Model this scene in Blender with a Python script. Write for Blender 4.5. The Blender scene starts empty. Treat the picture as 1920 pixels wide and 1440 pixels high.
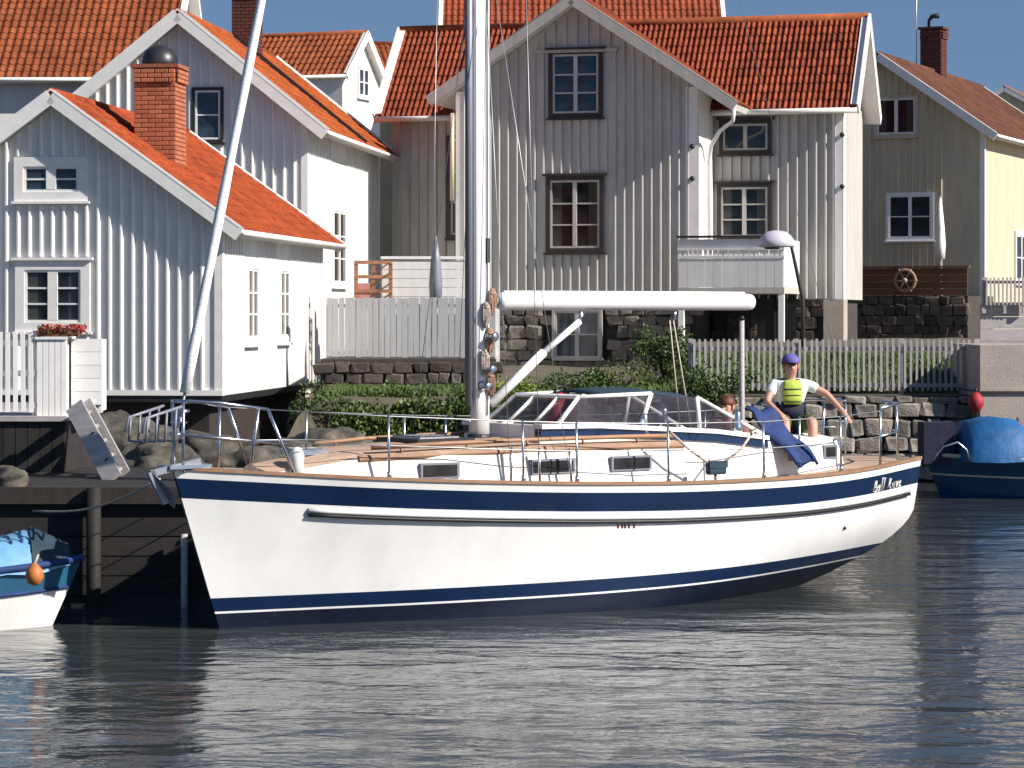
import bpy, bmesh, math, random
from mathutils import Vector, Matrix, noise
R = math.radians
random.seed(7)
scene = bpy.context.scene
COL = scene.collection

# ------------------------------------------------------------------ camera, sky, sun, exposure
CAM_H, FPX, CX, HY = 3.0, 5000.0, 960.0, 585.0
cam_d = bpy.data.cameras.new('camera')
cam = bpy.data.objects.new('camera', cam_d)
COL.objects.link(cam)
cam.location = (0, 0, CAM_H)
cam.rotation_euler = (R(90), 0, 0)
cam_d.sensor_width = 36.0
cam_d.lens = 36.0 * FPX / 1920.0
cam_d.shift_y = -(720.0 - HY) / 1920.0
cam_d.clip_end = 6000
scene.camera = cam

SUN = Vector((0.912, -0.410, 0.665)).normalized()
SUN_EL = math.asin(SUN.z)
SUN_AZ = math.atan2(SUN.x, SUN.y)
world = bpy.data.worlds.new('World')
scene.world = world
world.use_nodes = True
wn = world.node_tree
wn.nodes.clear()
w_out = wn.nodes.new('ShaderNodeOutputWorld')
w_bg = wn.nodes.new('ShaderNodeBackground')
w_sky = wn.nodes.new('ShaderNodeTexSky')
w_sky.sky_type = 'NISHITA'
w_sky.sun_disc = False
w_sky.sun_elevation = SUN_EL
w_sky.sun_rotation = SUN_AZ
w_sky.air_density = 1.0
w_sky.dust_density = 0.25
w_sky.ozone_density = 2.6
w_tc = wn.nodes.new('ShaderNodeTexCoord')
w_add = wn.nodes.new('ShaderNodeVectorMath'); w_add.operation = 'ADD'
w_add.inputs[1].default_value = (0, 0, 0.26)
w_nrm = wn.nodes.new('ShaderNodeVectorMath'); w_nrm.operation = 'NORMALIZE'
wn.links.new(w_tc.outputs['Generated'], w_add.inputs[0])
wn.links.new(w_add.outputs[0], w_nrm.inputs[0])
wn.links.new(w_nrm.outputs[0], w_sky.inputs['Vector'])
wn.links.new(w_sky.outputs[0], w_bg.inputs[0])
wn.links.new(w_bg.outputs[0], w_out.inputs[0])
w_bg.inputs[1].default_value = 0.076

sun_d = bpy.data.lights.new('sun', 'SUN')
sun_d.energy = 5.0
sun_d.angle = R(0.5)
sun_d.color = (1.0, 0.94, 0.86)
sun = bpy.data.objects.new('sun', sun_d)
COL.objects.link(sun)
sun.rotation_euler = SUN.to_track_quat('Z', 'Y').to_euler()

scene.view_settings.view_transform = 'Standard'
scene.view_settings.look = 'None'
scene.view_settings.exposure = 0.58
scene.view_settings.gamma = 1.0
scene.view_settings.use_curve_mapping = False


def at(px, py, d):
    """A point of the place d metres in front of the camera, from where the photograph shows it."""
    return Vector(((px - CX) * d / FPX, d, CAM_H + (HY - py) * d / FPX))


# ------------------------------------------------------------------ materials
def nodes_of(name):
    m = bpy.data.materials.new(name)
    m.use_nodes = True
    nt = m.node_tree
    return m, nt, nt.nodes['Principled BSDF']


def mat(name, col, rough=0.6, metal=0.0, var=0.25, scale=3.0, stretch=(1, 1, 1), bump=0.0, bscale=40.0,
        rnd=0.0, spec=0.5, second=None, coat=0.0, coords='Object', detail=6.0, stain=0.0, sscale=0.9, sstretch=(1, 1, 1)):
    """A Principled material whose colour wanders with two noises, with an optional second colour and per-object variation."""
    m, nt, b = nodes_of(name)
    N, Lk = nt.nodes, nt.links
    tc = N.new('ShaderNodeTexCoord')
    mp = N.new('ShaderNodeMapping')
    mp.inputs['Scale'].default_value = stretch
    Lk.new(tc.outputs[coords], mp.inputs[0])
    n1 = N.new('ShaderNodeTexNoise')
    n1.inputs['Scale'].default_value = scale
    n1.inputs['Detail'].default_value = detail
    n1.inputs['Roughness'].default_value = 0.65
    Lk.new(mp.outputs[0], n1.inputs['Vector'])
    ramp = N.new('ShaderNodeValToRGB')
    e = ramp.color_ramp.elements
    e[0].position, e[1].position = 0.3, 0.72
    c2 = second if second else [min(1.0, c * (1 + var * 0.6)) for c in col]
    c1 = [c * (1 - var) for c in col] if not second else col
    e[0].color = (*c1, 1)
    e[1].color = (*c2, 1)
    Lk.new(n1.outputs['Fac'], ramp.inputs[0])
    out = ramp.outputs[0]
    if stain:                                                   # wear and lichen: patches of their own, darker than the rest
        geo = N.new('ShaderNodeNewGeometry')
        mq = N.new('ShaderNodeMapping')
        mq.inputs['Scale'].default_value = sstretch
        Lk.new(geo.outputs['Position'], mq.inputs[0])
        ns = N.new('ShaderNodeTexNoise')
        ns.inputs['Scale'].default_value = sscale
        ns.inputs['Detail'].default_value = 8
        ns.inputs['Roughness'].default_value = 0.7
        Lk.new(mq.outputs[0], ns.inputs['Vector'])
        rs = N.new('ShaderNodeValToRGB')
        rs.color_ramp.elements[0].position, rs.color_ramp.elements[1].position = 0.40, 0.62
        rs.color_ramp.elements[0].color = (1 - stain, 1 - stain, 1 - stain * .9, 1)
        rs.color_ramp.elements[1].color = (1, 1, 1, 1)
        Lk.new(ns.outputs['Fac'], rs.inputs[0])
        mx = N.new('ShaderNodeMix')
        mx.data_type = 'RGBA'; mx.blend_type = 'MULTIPLY'
        mx.inputs['Factor'].default_value = 1
        Lk.new(out, mx.inputs['A']); Lk.new(rs.outputs[0], mx.inputs['B'])
        out = mx.outputs['Result']
    if rnd:
        oi = N.new('ShaderNodeObjectInfo')
        hs = N.new('ShaderNodeHueSaturation')
        mr = N.new('ShaderNodeMapRange')
        mr.inputs['To Min'].default_value = 1 - rnd
        mr.inputs['To Max'].default_value = 1 + rnd
        Lk.new(oi.outputs['Random'], mr.inputs['Value'])
        Lk.new(mr.outputs[0], hs.inputs['Value'])
        Lk.new(out, hs.inputs['Color'])
        out = hs.outputs[0]
    Lk.new(out, b.inputs['Base Color'])
    b.inputs['Roughness'].default_value = rough
    b.inputs['Metallic'].default_value = metal
    b.inputs['Specular IOR Level'].default_value = spec
    b.inputs['Coat Weight'].default_value = coat
    if bump:
        n2 = N.new('ShaderNodeTexNoise')
        n2.inputs['Scale'].default_value = bscale
        n2.inputs['Detail'].default_value = 5
        Lk.new(mp.outputs[0], n2.inputs['Vector'])
        bp = N.new('ShaderNodeBump')
        bp.inputs['Strength'].default_value = bump
        bp.inputs['Distance'].default_value = 0.02
        Lk.new(n2.outputs['Fac'], bp.inputs['Height'])
        Lk.new(bp.outputs[0], b.inputs['Normal'])
    return m


M = {}
M['white_paint'] = mat('white_paint', (0.78, 0.765, 0.73), 0.6, var=0.08, scale=1.2, stretch=(3, 3, 0.4), bump=0.2, bscale=30, stain=0.10, sscale=1.6, sstretch=(2, 2, .35))
M['white_trim'] = mat('white_trim', (0.82, 0.80, 0.765), 0.55, var=0.08, scale=4, bump=0.1, rnd=0.05)
M['grey_paint'] = mat('grey_paint', (0.53, 0.50, 0.455), 0.65, var=0.12, scale=1.4, stretch=(3, 3, 0.35), bump=0.2, bscale=30, rnd=0.06, stain=0.16, sscale=1.5, sstretch=(2, 2, .35))
M['cream_paint'] = mat('cream_paint', (0.62, 0.53, 0.37), 0.65, var=0.10, scale=1.3, stretch=(3, 3, 0.35), bump=0.2, bscale=30, rnd=0.05, stain=0.14, sscale=1.5, sstretch=(2, 2, .35))
M['brown_trim'] = mat('brown_trim', (0.030, 0.022, 0.020), 0.5, var=0.2, scale=6)
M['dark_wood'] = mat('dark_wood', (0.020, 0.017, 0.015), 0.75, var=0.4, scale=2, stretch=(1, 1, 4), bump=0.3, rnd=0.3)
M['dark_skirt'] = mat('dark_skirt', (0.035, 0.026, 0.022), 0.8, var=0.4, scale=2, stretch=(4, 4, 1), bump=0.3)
M['grey_wood'] = mat('grey_wood', (0.42, 0.39, 0.38), 0.8, var=0.25, scale=4, stretch=(1, 1, 6), bump=0.3, rnd=0.12)
M['brown_wood'] = mat('brown_wood', (0.16, 0.066, 0.026), 0.65, var=0.35, scale=3, stretch=(1, 1, 5), bump=0.2, rnd=0.2)
M['orange_wood'] = mat('orange_wood', (0.42, 0.19, 0.10), 0.65, var=0.35, scale=5, bump=0.2, rnd=0.2)
M['tile_orange'] = mat('tile_orange', (0.27, 0.052, 0.013), 0.85, var=0.3, scale=4.5, second=(0.48, 0.118, 0.028), bump=0.4, bscale=22, detail=10, stain=0.32, sscale=1.3, spec=0.2)
M['tile_clay'] = mat('tile_clay', (0.25, 0.040, 0.013), 0.85, var=0.3, scale=4.5, second=(0.45, 0.094, 0.027), bump=0.4, bscale=22, detail=10, stain=0.36, sscale=1.3, spec=0.2)
M['tile_red'] = mat('tile_red', (0.195, 0.040, 0.018), 0.85, var=0.3, scale=3.5, second=(0.34, 0.082, 0.035), bump=0.4, bscale=22, rnd=0.30, detail=9, stain=0.30, sscale=1.1, spec=0.2)
M['tile_dull'] = mat('tile_dull', (0.24, 0.056, 0.020), 0.85, var=0.3, scale=3, second=(0.39, 0.115, 0.042), bump=0.4, bscale=22, rnd=0.25, stain=0.36, sscale=0.8, spec=0.2)
M['tile_brown'] = mat('tile_brown', (0.10, 0.040, 0.026), 0.85, var=0.3, scale=3, second=(0.19, 0.080, 0.048), bump=0.4, bscale=22, stain=0.3, sscale=0.8, spec=0.2)
M['brick'] = mat('brick', (0.36, 0.10, 0.045), 0.85, var=0.3, scale=5, second=(0.45, 0.16, 0.08), bump=0.4, bscale=30, rnd=0.2)
M['brick_dark'] = mat('brick_dark', (0.10, 0.030, 0.022), 0.85, var=0.3, scale=5, bump=0.4, bscale=30, rnd=0.2)
M['mortar'] = mat('mortar', (0.22, 0.17, 0.14), 0.9, var=0.2, scale=9, bump=0.4)
M['mortar_red'] = mat('mortar_red', (0.30, 0.10, 0.06), 0.9, var=0.2, scale=9, bump=0.4)
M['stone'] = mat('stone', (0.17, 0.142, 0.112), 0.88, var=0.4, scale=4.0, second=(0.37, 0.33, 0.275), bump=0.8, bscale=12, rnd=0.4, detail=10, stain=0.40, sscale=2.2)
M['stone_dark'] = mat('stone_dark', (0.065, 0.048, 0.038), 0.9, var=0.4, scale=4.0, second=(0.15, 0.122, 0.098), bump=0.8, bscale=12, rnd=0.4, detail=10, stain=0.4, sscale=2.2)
M['rock'] = mat('rock', (0.055, 0.048, 0.036), 0.92, var=0.4, scale=3.2, second=(0.19, 0.172, 0.13), bump=1.0, bscale=7, detail=12, stain=0.6, sscale=2.4)
M['joint'] = mat('joint', (0.06, 0.05, 0.042), 0.95, var=0.4, scale=8, bump=0.6)
M['concrete'] = mat('concrete', (0.40, 0.35, 0.30), 0.85, var=0.2, scale=1.6, bump=0.35, bscale=30)
M['metal'] = mat('metal', (0.62, 0.63, 0.64), 0.25, 1.0, var=0.1)
M['alloy'] = mat('alloy', (0.74, 0.73, 0.73), 0.5, 0.0, var=0.05, scale=2, stretch=(4, 4, .3))
M['dark_alloy'] = mat('dark_alloy', (0.20, 0.21, 0.25), 0.45, 0.1, var=0.1)
M['cowl_steel'] = mat('cowl_steel', (0.06, 0.06, 0.065), 0.42, 0.6, var=0.4, scale=6)
M['black'] = mat('black', (0.015, 0.015, 0.016), 0.5, var=0.3)
M['gelcoat'] = mat('gelcoat', (0.78, 0.77, 0.745), 0.18, var=0.05, scale=0.9, coat=0.5, detail=4, stain=0.09, sscale=1.1, sstretch=(1.6, 1.6, .7))
M['deck_white'] = mat('deck_white', (0.80, 0.78, 0.74), 0.45, var=0.06, scale=3)
M['navy'] = mat('navy', (0.004, 0.016, 0.055), 0.14, var=0.25, scale=1.5, coat=0.7)
M['antifoul'] = mat('antifoul', (0.004, 0.008, 0.022), 0.35, var=0.4, scale=4, detail=8)
M['teak'] = mat('teak', (0.32, 0.175, 0.095), 0.6, var=0.3, scale=3, stretch=(1, 9, 9), bump=0.15, rnd=0.12)
M['teak_deck'] = mat('teak_deck', (0.44, 0.31, 0.22), 0.75, var=0.25, scale=2, stretch=(1, 12, 12), bump=0.15)
M['canvas_blue'] = mat('canvas_blue', (0.010, 0.035, 0.14), 0.8, var=0.3, scale=6, bump=0.5, bscale=18)
M['canvas_teal'] = mat('canvas_teal', (0.014, 0.038, 0.062), 0.8, var=0.3, scale=6, bump=0.5, bscale=18)
M['tarp_blue'] = mat('tarp_blue', (0.010, 0.120, 0.32), 0.55, var=0.25, scale=2.5, bump=0.9, bscale=5, stain=0.25, sscale=3)
M['tarp_pale'] = mat('tarp_pale', (0.16, 0.36, 0.56), 0.6, var=0.2, scale=2.5, bump=0.9, bscale=5, stain=0.2, sscale=3)
M['boat_blue'] = mat('boat_blue', (0.008, 0.055, 0.14), 0.3, var=0.2, scale=2, coat=0.4)
M['band_blue'] = mat('band_blue', (0.025, 0.11, 0.20), 0.35, var=0.2, scale=2, coat=0.3)
M['sail'] = mat('sail', (0.80, 0.79, 0.76), 0.7, var=0.08, scale=8, stretch=(1, 1, 3), bump=0.3, bscale=20)
M['rope'] = mat('rope', (0.50, 0.42, 0.36), 0.9, var=0.3, scale=25, bump=0.5, bscale=60, rnd=0.2)
M['rope_tan'] = mat('rope_tan', (0.36, 0.22, 0.15), 0.9, var=0.3, scale=25, bump=0.5, bscale=60, rnd=0.2)
M['wire'] = mat('wire', (0.45, 0.46, 0.47), 0.4, 0.8, var=0.1)
M['orange'] = mat('orange', (0.50, 0.15, 0.03), 0.6, var=0.25, scale=6)
M['red'] = mat('red', (0.36, 0.016, 0.028), 0.65, var=0.3, scale=8, bump=0.3)
M['petal'] = mat('petal', (0.40, 0.035, 0.03), 0.7, var=0.4, scale=12, rnd=0.2)
M['skin'] = mat('skin', (0.52, 0.28, 0.20), 0.55, var=0.08, scale=8)
M['hair'] = mat('hair', (0.11, 0.026, 0.012), 0.6, var=0.4, scale=30)
M['shirt_white'] = mat('shirt_white', (0.72, 0.74, 0.68), 0.8, var=0.1, scale=9, bump=0.4, bscale=14)
M['lime'] = mat('lime', (0.42, 0.52, 0.06), 0.7, var=0.15, scale=9, bump=0.3, bscale=14)
M['cloth_navy'] = mat('cloth_navy', (0.012, 0.014, 0.040), 0.8, var=0.3, scale=9, bump=0.4, bscale=14)
M['cloth_green'] = mat('cloth_green', (0.055, 0.085, 0.030), 0.8, var=0.3, scale=9, bump=0.4, bscale=14)
M['cloth_pink'] = mat('cloth_pink', (0.55, 0.24, 0.19), 0.8, var=0.2, scale=9, bump=0.4, bscale=14)
M['cap_purple'] = mat('cap_purple', (0.12, 0.10, 0.34), 0.8, var=0.2, scale=12)
M['foliage'] = mat('foliage', (0.030, 0.058, 0.012), 0.6, var=0.4, scale=2.2, second=(0.10, 0.155, 0.03), detail=8)
M['foliage_mid'] = mat('foliage_mid', (0.045, 0.072, 0.014), 0.6, var=0.4, scale=2.6, second=(0.135, 0.17, 0.035), detail=8)
M['foliage_pale'] = mat('foliage_pale', (0.09, 0.13, 0.015), 0.6, var=0.4, scale=3, second=(0.22, 0.27, 0.03), detail=8)
M['grass'] = mat('grass', (0.045, 0.085, 0.015), 0.7, var=0.4, scale=1.5, second=(0.12, 0.17, 0.035), detail=8)
M['bark'] = mat('bark', (0.08, 0.055, 0.035), 0.9, var=0.4, scale=10, bump=0.5)
M['earth'] = mat('earth', (0.07, 0.058, 0.040), 0.95, var=0.4, scale=0.8, second=(0.13, 0.115, 0.075), bump=0.7, bscale=6, detail=9)
M['lamp_white'] = mat('lamp_white', (0.55, 0.52, 0.60), 0.4, var=0.05)
M['curtain'] = mat('curtain', (0.5, 0.48, 0.42), 0.8, var=0.2, scale=5, stretch=(6, 6, .3))


def glass_mat(name, col, rough=0.05, trans=0.0, alpha=1.0):
    m, nt, b = nodes_of(name)
    N, Lk = nt.nodes, nt.links
    tc = N.new('ShaderNodeTexCoord')
    n = N.new('ShaderNodeTexNoise')
    n.inputs['Scale'].default_value = 2.5
    n.inputs['Detail'].default_value = 3
    Lk.new(tc.outputs['Object'], n.inputs['Vector'])
    rp = N.new('ShaderNodeValToRGB')
    rp.color_ramp.elements[0].position, rp.color_ramp.elements[1].position = 0.38, 0.66
    rp.color_ramp.elements[0].color = (*[c * 0.45 for c in col], 1)
    rp.color_ramp.elements[1].color = (*[c * 1.5 for c in col], 1)
    Lk.new(n.outputs['Fac'], rp.inputs[0])
    Lk.new(rp.outputs[0], b.inputs['Base Color'])
    bp = N.new('ShaderNodeBump')
    bp.inputs['Strength'].default_value = 0.04
    Lk.new(n.outputs['Fac'], bp.inputs['Height'])
    Lk.new(bp.outputs[0], b.inputs['Normal'])
    b.inputs['Roughness'].default_value = rough
    b.inputs['Transmission Weight'].default_value = trans
    b.inputs['Alpha'].default_value = alpha
    return m


M['glass'] = glass_mat('glass', (0.018, 0.022, 0.028))
M['glass_blue'] = glass_mat('glass_blue', (0.028, 0.042, 0.062))
M['glass_brown'] = glass_mat('glass_brown', (0.030, 0.027, 0.022))
M['glass_clear'] = glass_mat('glass_clear', (0.02, 0.025, 0.03), 0.05, 0.0, 0.45)
M['screen'] = glass_mat('screen', (0.05, 0.045, 0.055), 0.08, 0.0, 0.42)


def water_mat():
    m, nt, b = nodes_of('sea_water')
    N, Lk = nt.nodes, nt.links
    b.inputs['Base Color'].default_value = (0.036, 0.043, 0.045, 1)
    b.inputs['Roughness'].default_value = 0.07
    b.inputs['IOR'].default_value = 1.33
    geo = N.new('ShaderNodeNewGeometry')
    prev = None
    for sc, st, stren, dist, det in (((1.0, 2.2, 1), 0.42, 0.42, 0.12, 2.0), ((1.0, 1.6, 1), 1.7, 0.52, 0.042, 3.0), ((1, 1.3, 1), 6.5, 0.45, 0.010, 4.0)):
        mp = N.new('ShaderNodeMapping')
        mp.inputs['Scale'].default_value = sc
        mp.inputs['Rotation'].default_value = (0, 0, R(12))
        Lk.new(geo.outputs['Position'], mp.inputs[0])
        n = N.new('ShaderNodeTexNoise')
        n.inputs['Scale'].default_value = st
        n.inputs['Detail'].default_value = det
        n.inputs['Distortion'].default_value = 0.6
        Lk.new(mp.outputs[0], n.inputs['Vector'])
        bp = N.new('ShaderNodeBump')
        bp.inputs['Strength'].default_value = stren
        bp.inputs['Distance'].default_value = dist
        Lk.new(n.outputs['Fac'], bp.inputs['Height'])
        if prev:
            Lk.new(prev.outputs[0], bp.inputs['Normal'])
        prev = bp
    Lk.new(prev.outputs[0], b.inputs['Normal'])
    return m


M['water'] = water_mat()


# ------------------------------------------------------------------ mesh helpers
def link(o, parent=None, **props):
    COL.objects.link(o)
    if parent is not None:
        o.parent = parent
    for k, v in props.items():
        o[k] = v
    return o


def empty(name, loc, rz=0.0, label=None, cat=None, group=None, kind=None):
    o = bpy.data.objects.new(name, None)
    o.empty_display_size = 0.2
    link(o)
    o.location = loc
    o.rotation_euler = (0, 0, rz)
    tag(o, label, cat, group, kind)
    return o


def tag(o, label=None, cat=None, group=None, kind=None):
    if label: o['label'] = label
    if cat: o['category'] = cat
    if group: o['group'] = group
    if kind: o['kind'] = kind
    return o


class MB:
    """Collects boxes, bars, tubes and sheets, then links them as one mesh object."""
    def __init__(s):
        s.v, s.f, s.mi, s.sm = [], [], [], []

    def add(s, vs, fs, mi=0, smooth=False):
        b = len(s.v)
        s.v += [tuple(v) for v in vs]
        s.f += [tuple(i + b for i in f) for f in fs]
        s.mi += [mi] * len(fs)
        s.sm += [smooth] * len(fs)
        return s

    def obox(s, c, ax, ay, az, mi=0):
        """Box from its centre and three half-axes."""
        c, ax, ay, az = Vector(c), Vector(ax), Vector(ay), Vector(az)
        if ax.cross(ay).dot(az) < 0:
            az = -az
        vs = [c + ax * i + ay * j + az * k for k in (-1, 1) for j in (-1, 1) for i in (-1, 1)]
        return s.add(vs, [(0, 2, 3, 1), (4, 5, 7, 6), (0, 1, 5, 4), (2, 6, 7, 3), (0, 4, 6, 2), (1, 3, 7, 5)], mi)

    def box(s, x0, x1, y0, y1, z0, z1, mi=0):
        return s.obox(((x0 + x1) / 2, (y0 + y1) / 2, (z0 + z1) / 2), ((x1 - x0) / 2, 0, 0), (0, (y1 - y0) / 2, 0), (0, 0, (z1 - z0) / 2), mi)

    def bar(s, p0, p1, w, h, up=(0, 0, 1), mi=0):
        """Rectangular bar from p0 to p1; h measured along up, w across."""
        p0, p1, up = Vector(p0), Vector(p1), Vector(up)
        d = (p1 - p0)
        side = d.cross(up).normalized()
        up2 = side.cross(d).normalized()
        return s.obox((p0 + p1) / 2, d / 2, side * w / 2, up2 * h / 2, mi)

    def tube(s, pts, r, n=8, mi=0, cap=True):
        pts = [Vector(p) for p in pts]
        rr = r if isinstance(r, (list, tuple)) else [r] * len(pts)
        vs, fs = [], []
        ref = None
        for i, p in enumerate(pts):
            t = (pts[min(i + 1, len(pts) - 1)] - pts[max(i - 1, 0)]).normalized()
            if ref is None:
                ref = Vector((0, 0, 1)) if abs(t.z) < 0.9 else Vector((1, 0, 0))
            a = t.cross(ref).normalized()
            b = a.cross(t).normalized()
            ref = b
            for k in range(n):
                q = 2 * math.pi * k / n
                vs.append(p + (a * math.cos(q) + b * math.sin(q)) * rr[i])
        for i in range(len(pts) - 1):
            for k in range(n):
                k2 = (k + 1) % n
                fs.append((i * n + k, i * n + k2, (i + 1) * n + k2, (i + 1) * n + k))
        if cap:
            fs.append(tuple(range(n - 1, -1, -1)))
            fs.append(tuple((len(pts) - 1) * n + k for k in range(n)))
        return s.add(vs, fs, mi, True)

    def loft(s, rings, closed=True, cap=True, mi=0, smooth=True):
        n = len(rings[0])
        vs = [v for r in rings for v in r]
        fs = []
        for i in range(len(rings) - 1):
            for k in range(n if closed else n - 1):
                k2 = (k + 1) % n
                fs.append((i * n + k, i * n + k2, (i + 1) * n + k2, (i + 1) * n + k))
        if cap:
            fs.append(tuple(range(n - 1, -1, -1)))
            fs.append(tuple((len(rings) - 1) * n + k for k in range(n)))
        return s.add(vs, fs, mi, smooth)

    def mesh(s, name, mats):
        me = bpy.data.meshes.new(name)
        me.from_pydata(s.v, [], s.f)
        for m in (mats if isinstance(mats, (list, tuple)) else [mats]):
            me.materials.append(m)
        me.polygons.foreach_set('material_index', s.mi)
        me.polygons.foreach_set('use_smooth', s.sm)
        me.update()
        return me

    def build(s, name, mats, parent=None, fix=False, **props):
        me = s.mesh(name, mats)
        if fix:
            bm = bmesh.new(); bm.from_mesh(me)
            bmesh.ops.recalc_face_normals(bm, faces=bm.faces)
            bm.to_mesh(me); bm.free()
        return link(bpy.data.objects.new(name, me), parent, **props)


def bevel(o, w=0.01, seg=1):
    b = o.modifiers.new('bevel', 'BEVEL')
    b.width = w; b.segments = seg; b.limit_method = 'ANGLE'; b.angle_limit = R(40)
    return o


def put(name, me, parent, loc=(0, 0, 0), rot=None, scale=None, **props):
    """An object of its own on a shared mesh."""
    o = link(bpy.data.objects.new(name, me), parent, **props)
    o.location = loc
    if rot is not None: o.rotation_euler = rot
    if scale is not None: o.scale = scale
    return o


# shared stone meshes
def stone_mesh(name, m, k):
    bm = bmesh.new()
    bmesh.ops.create_cube(bm, size=1.0)
    bmesh.ops.bevel(bm, geom=bm.edges[:] + bm.verts[:], offset=0.11, segments=1, affect='EDGES')
    rd = random.Random(k)
    for v in bm.verts:
        v.co += Vector((rd.uniform(-.09, .09), rd.uniform(-.08, .08), rd.uniform(-.085, .085)))
    me = bpy.data.meshes.new(name)
    bm.to_mesh(me); bm.free()
    me.materials.append(m)
    return me


STONES = {k: [stone_mesh('stone', M[k], 10 * i + 3) for i in range(6)] for k in ('stone', 'stone_dark')}


def stone_face(parent, p0, ex, width, z0, z1, kind='stone', row=0.22, depth=0.22, seed=1, skip=()):
    """Individual stones over a vertical face starting at p0, running along ex, standing a little proud of it."""
    rd = random.Random(seed)
    ex = Vector(ex).normalized()
    ang = math.atan2(ex.y, ex.x)
    z = z0
    while z < z1 - 0.05:
        h = min(row * rd.uniform(0.8, 1.3), z1 - z)
        x = -rd.uniform(0, .15)
        while x < width:
            w = row * rd.uniform(0.9, 2.1)
            xm = x + w / 2
            if 0.02 < xm < width - 0.02 and not any(a < xm < b and c < z + h / 2 < d for a, b, c, d in skip):
                p = Vector(p0) + ex * xm
                put('stone', rd.choice(STONES[kind]), parent, (p.x, p.y, z + h / 2 + rd.uniform(-.015, .015)),
                    (rd.uniform(-.06, .06), rd.uniform(-.08, .08), ang + rd.uniform(-.06, .06)),
                    (w * 0.95, depth * rd.uniform(.8, 1.25), h * 0.95))
            x += w
        z += h


# ------------------------------------------------------------------ roofs, walls, windows
def tile_mesh(w, l, m, amp=1.0):
    mb = MB()
    prof = [(0, 0.030), (.22, 0.052), (.42, 0.040), (.62, 0.012), (.82, 0.006), (1.02, 0.028)]
    vs = []
    for y, dz in ((0, 0.022), (l * 1.12, 0.0)):
        for u, z in prof:
            vs.append((u * w, y, z * amp * w / 0.2 + dz))
    n = len(prof)
    fs = [(i, i + 1, n + i + 1, n + i) for i in range(n - 1)]
    vs += [(u * w, 0, z * amp * w / 0.2 - 0.004) for u, z in prof]
    fs += [(2 * n + i, 2 * n + i + 1, i + 1, i) for i in range(n - 1)]
    mb.add(vs, fs, 0, False)
    return mb.mesh('tile', m)


def slope(parent, O, ex, ey, W, L, tile_m, under_m, tw=0.20, tl=0.30, name='roof', singles=None, amp=1.0):
    """One roof slope: a slab with pantiles on it. O eave corner, ex along the eave, ey up the slope.
    singles: (u0, u1) range of the eave whose tiles are objects of their own (at most 300)."""
    ex, ey = Vector(ex).normalized(), Vector(ey).normalized()
    n = ex.cross(ey)
    r = MB().box(0, W, 0, L, -0.13, -0.004).build(name, under_m, parent)
    r.matrix_local = Matrix.Translation(O) @ Matrix(((ex.x, ey.x, n.x, 0), (ex.y, ey.y, n.y, 0), (ex.z, ey.z, n.z, 0), (0, 0, 0, 1)))
    nc, nr = max(1, round(W / tw)), max(1, round(L / tl))
    tw, tl = W / nc, L / nr
    single = set()
    if singles:
        cand = [(i, j) for i in range(nc) for j in range(nr) if singles[0] <= i * tw <= singles[1]]
        single = set(cand[:300])
        me = tile_mesh(tw, tl, tile_m, amp)
        rd = random.Random(5)
        for i, j in sorted(single):
            put('tile', me, r, (i * tw + rd.uniform(-.006, .006), j * tl + rd.uniform(-.012, .012), rd.uniform(0, .006)), (0, 0, rd.uniform(-.02, .02)))
    prof = [(0, 0.030), (.22, 0.052), (.42, 0.040), (.62, 0.012), (.82, 0.006)]
    mb = MB()
    rd = random.Random(3)
    for j in range(nr):
        for i0, i1 in runs([i for i in range(nc) if (i, j) not in single]):
            top, bot, lip = [], [], []
            for i in range(i0, i1 + 1):
                jit, dy = rd.uniform(-.004, .006), rd.uniform(-.012, .012)
                for u, z in (prof if i < i1 else prof + [(1.0, 0.030)]):
                    x = (i + u) * tw
                    zz = z * amp * tw / 0.2 + jit
                    bot.append((x, j * tl + dy, zz + 0.022))
                    top.append((x, (j + 1.1) * tl, zz))
                    lip.append((x, j * tl + dy, zz - 0.004))
            k = len(bot)
            mb.add(lip + bot + top, [(i, i + 1, k + i + 1, k + i) for i in range(k - 1)] + [(k + i, k + i + 1, 2 * k + i + 1, 2 * k + i) for i in range(k - 1)])
    if mb.f:
        mb.build('roof_tiles', tile_m, r, kind='stuff')
    return r


def runs(a):
    out = []
    for i in a:
        if out and i == out[-1][1] + 1: out[-1][1] = i
        else: out.append([i, i])
    return out


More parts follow.
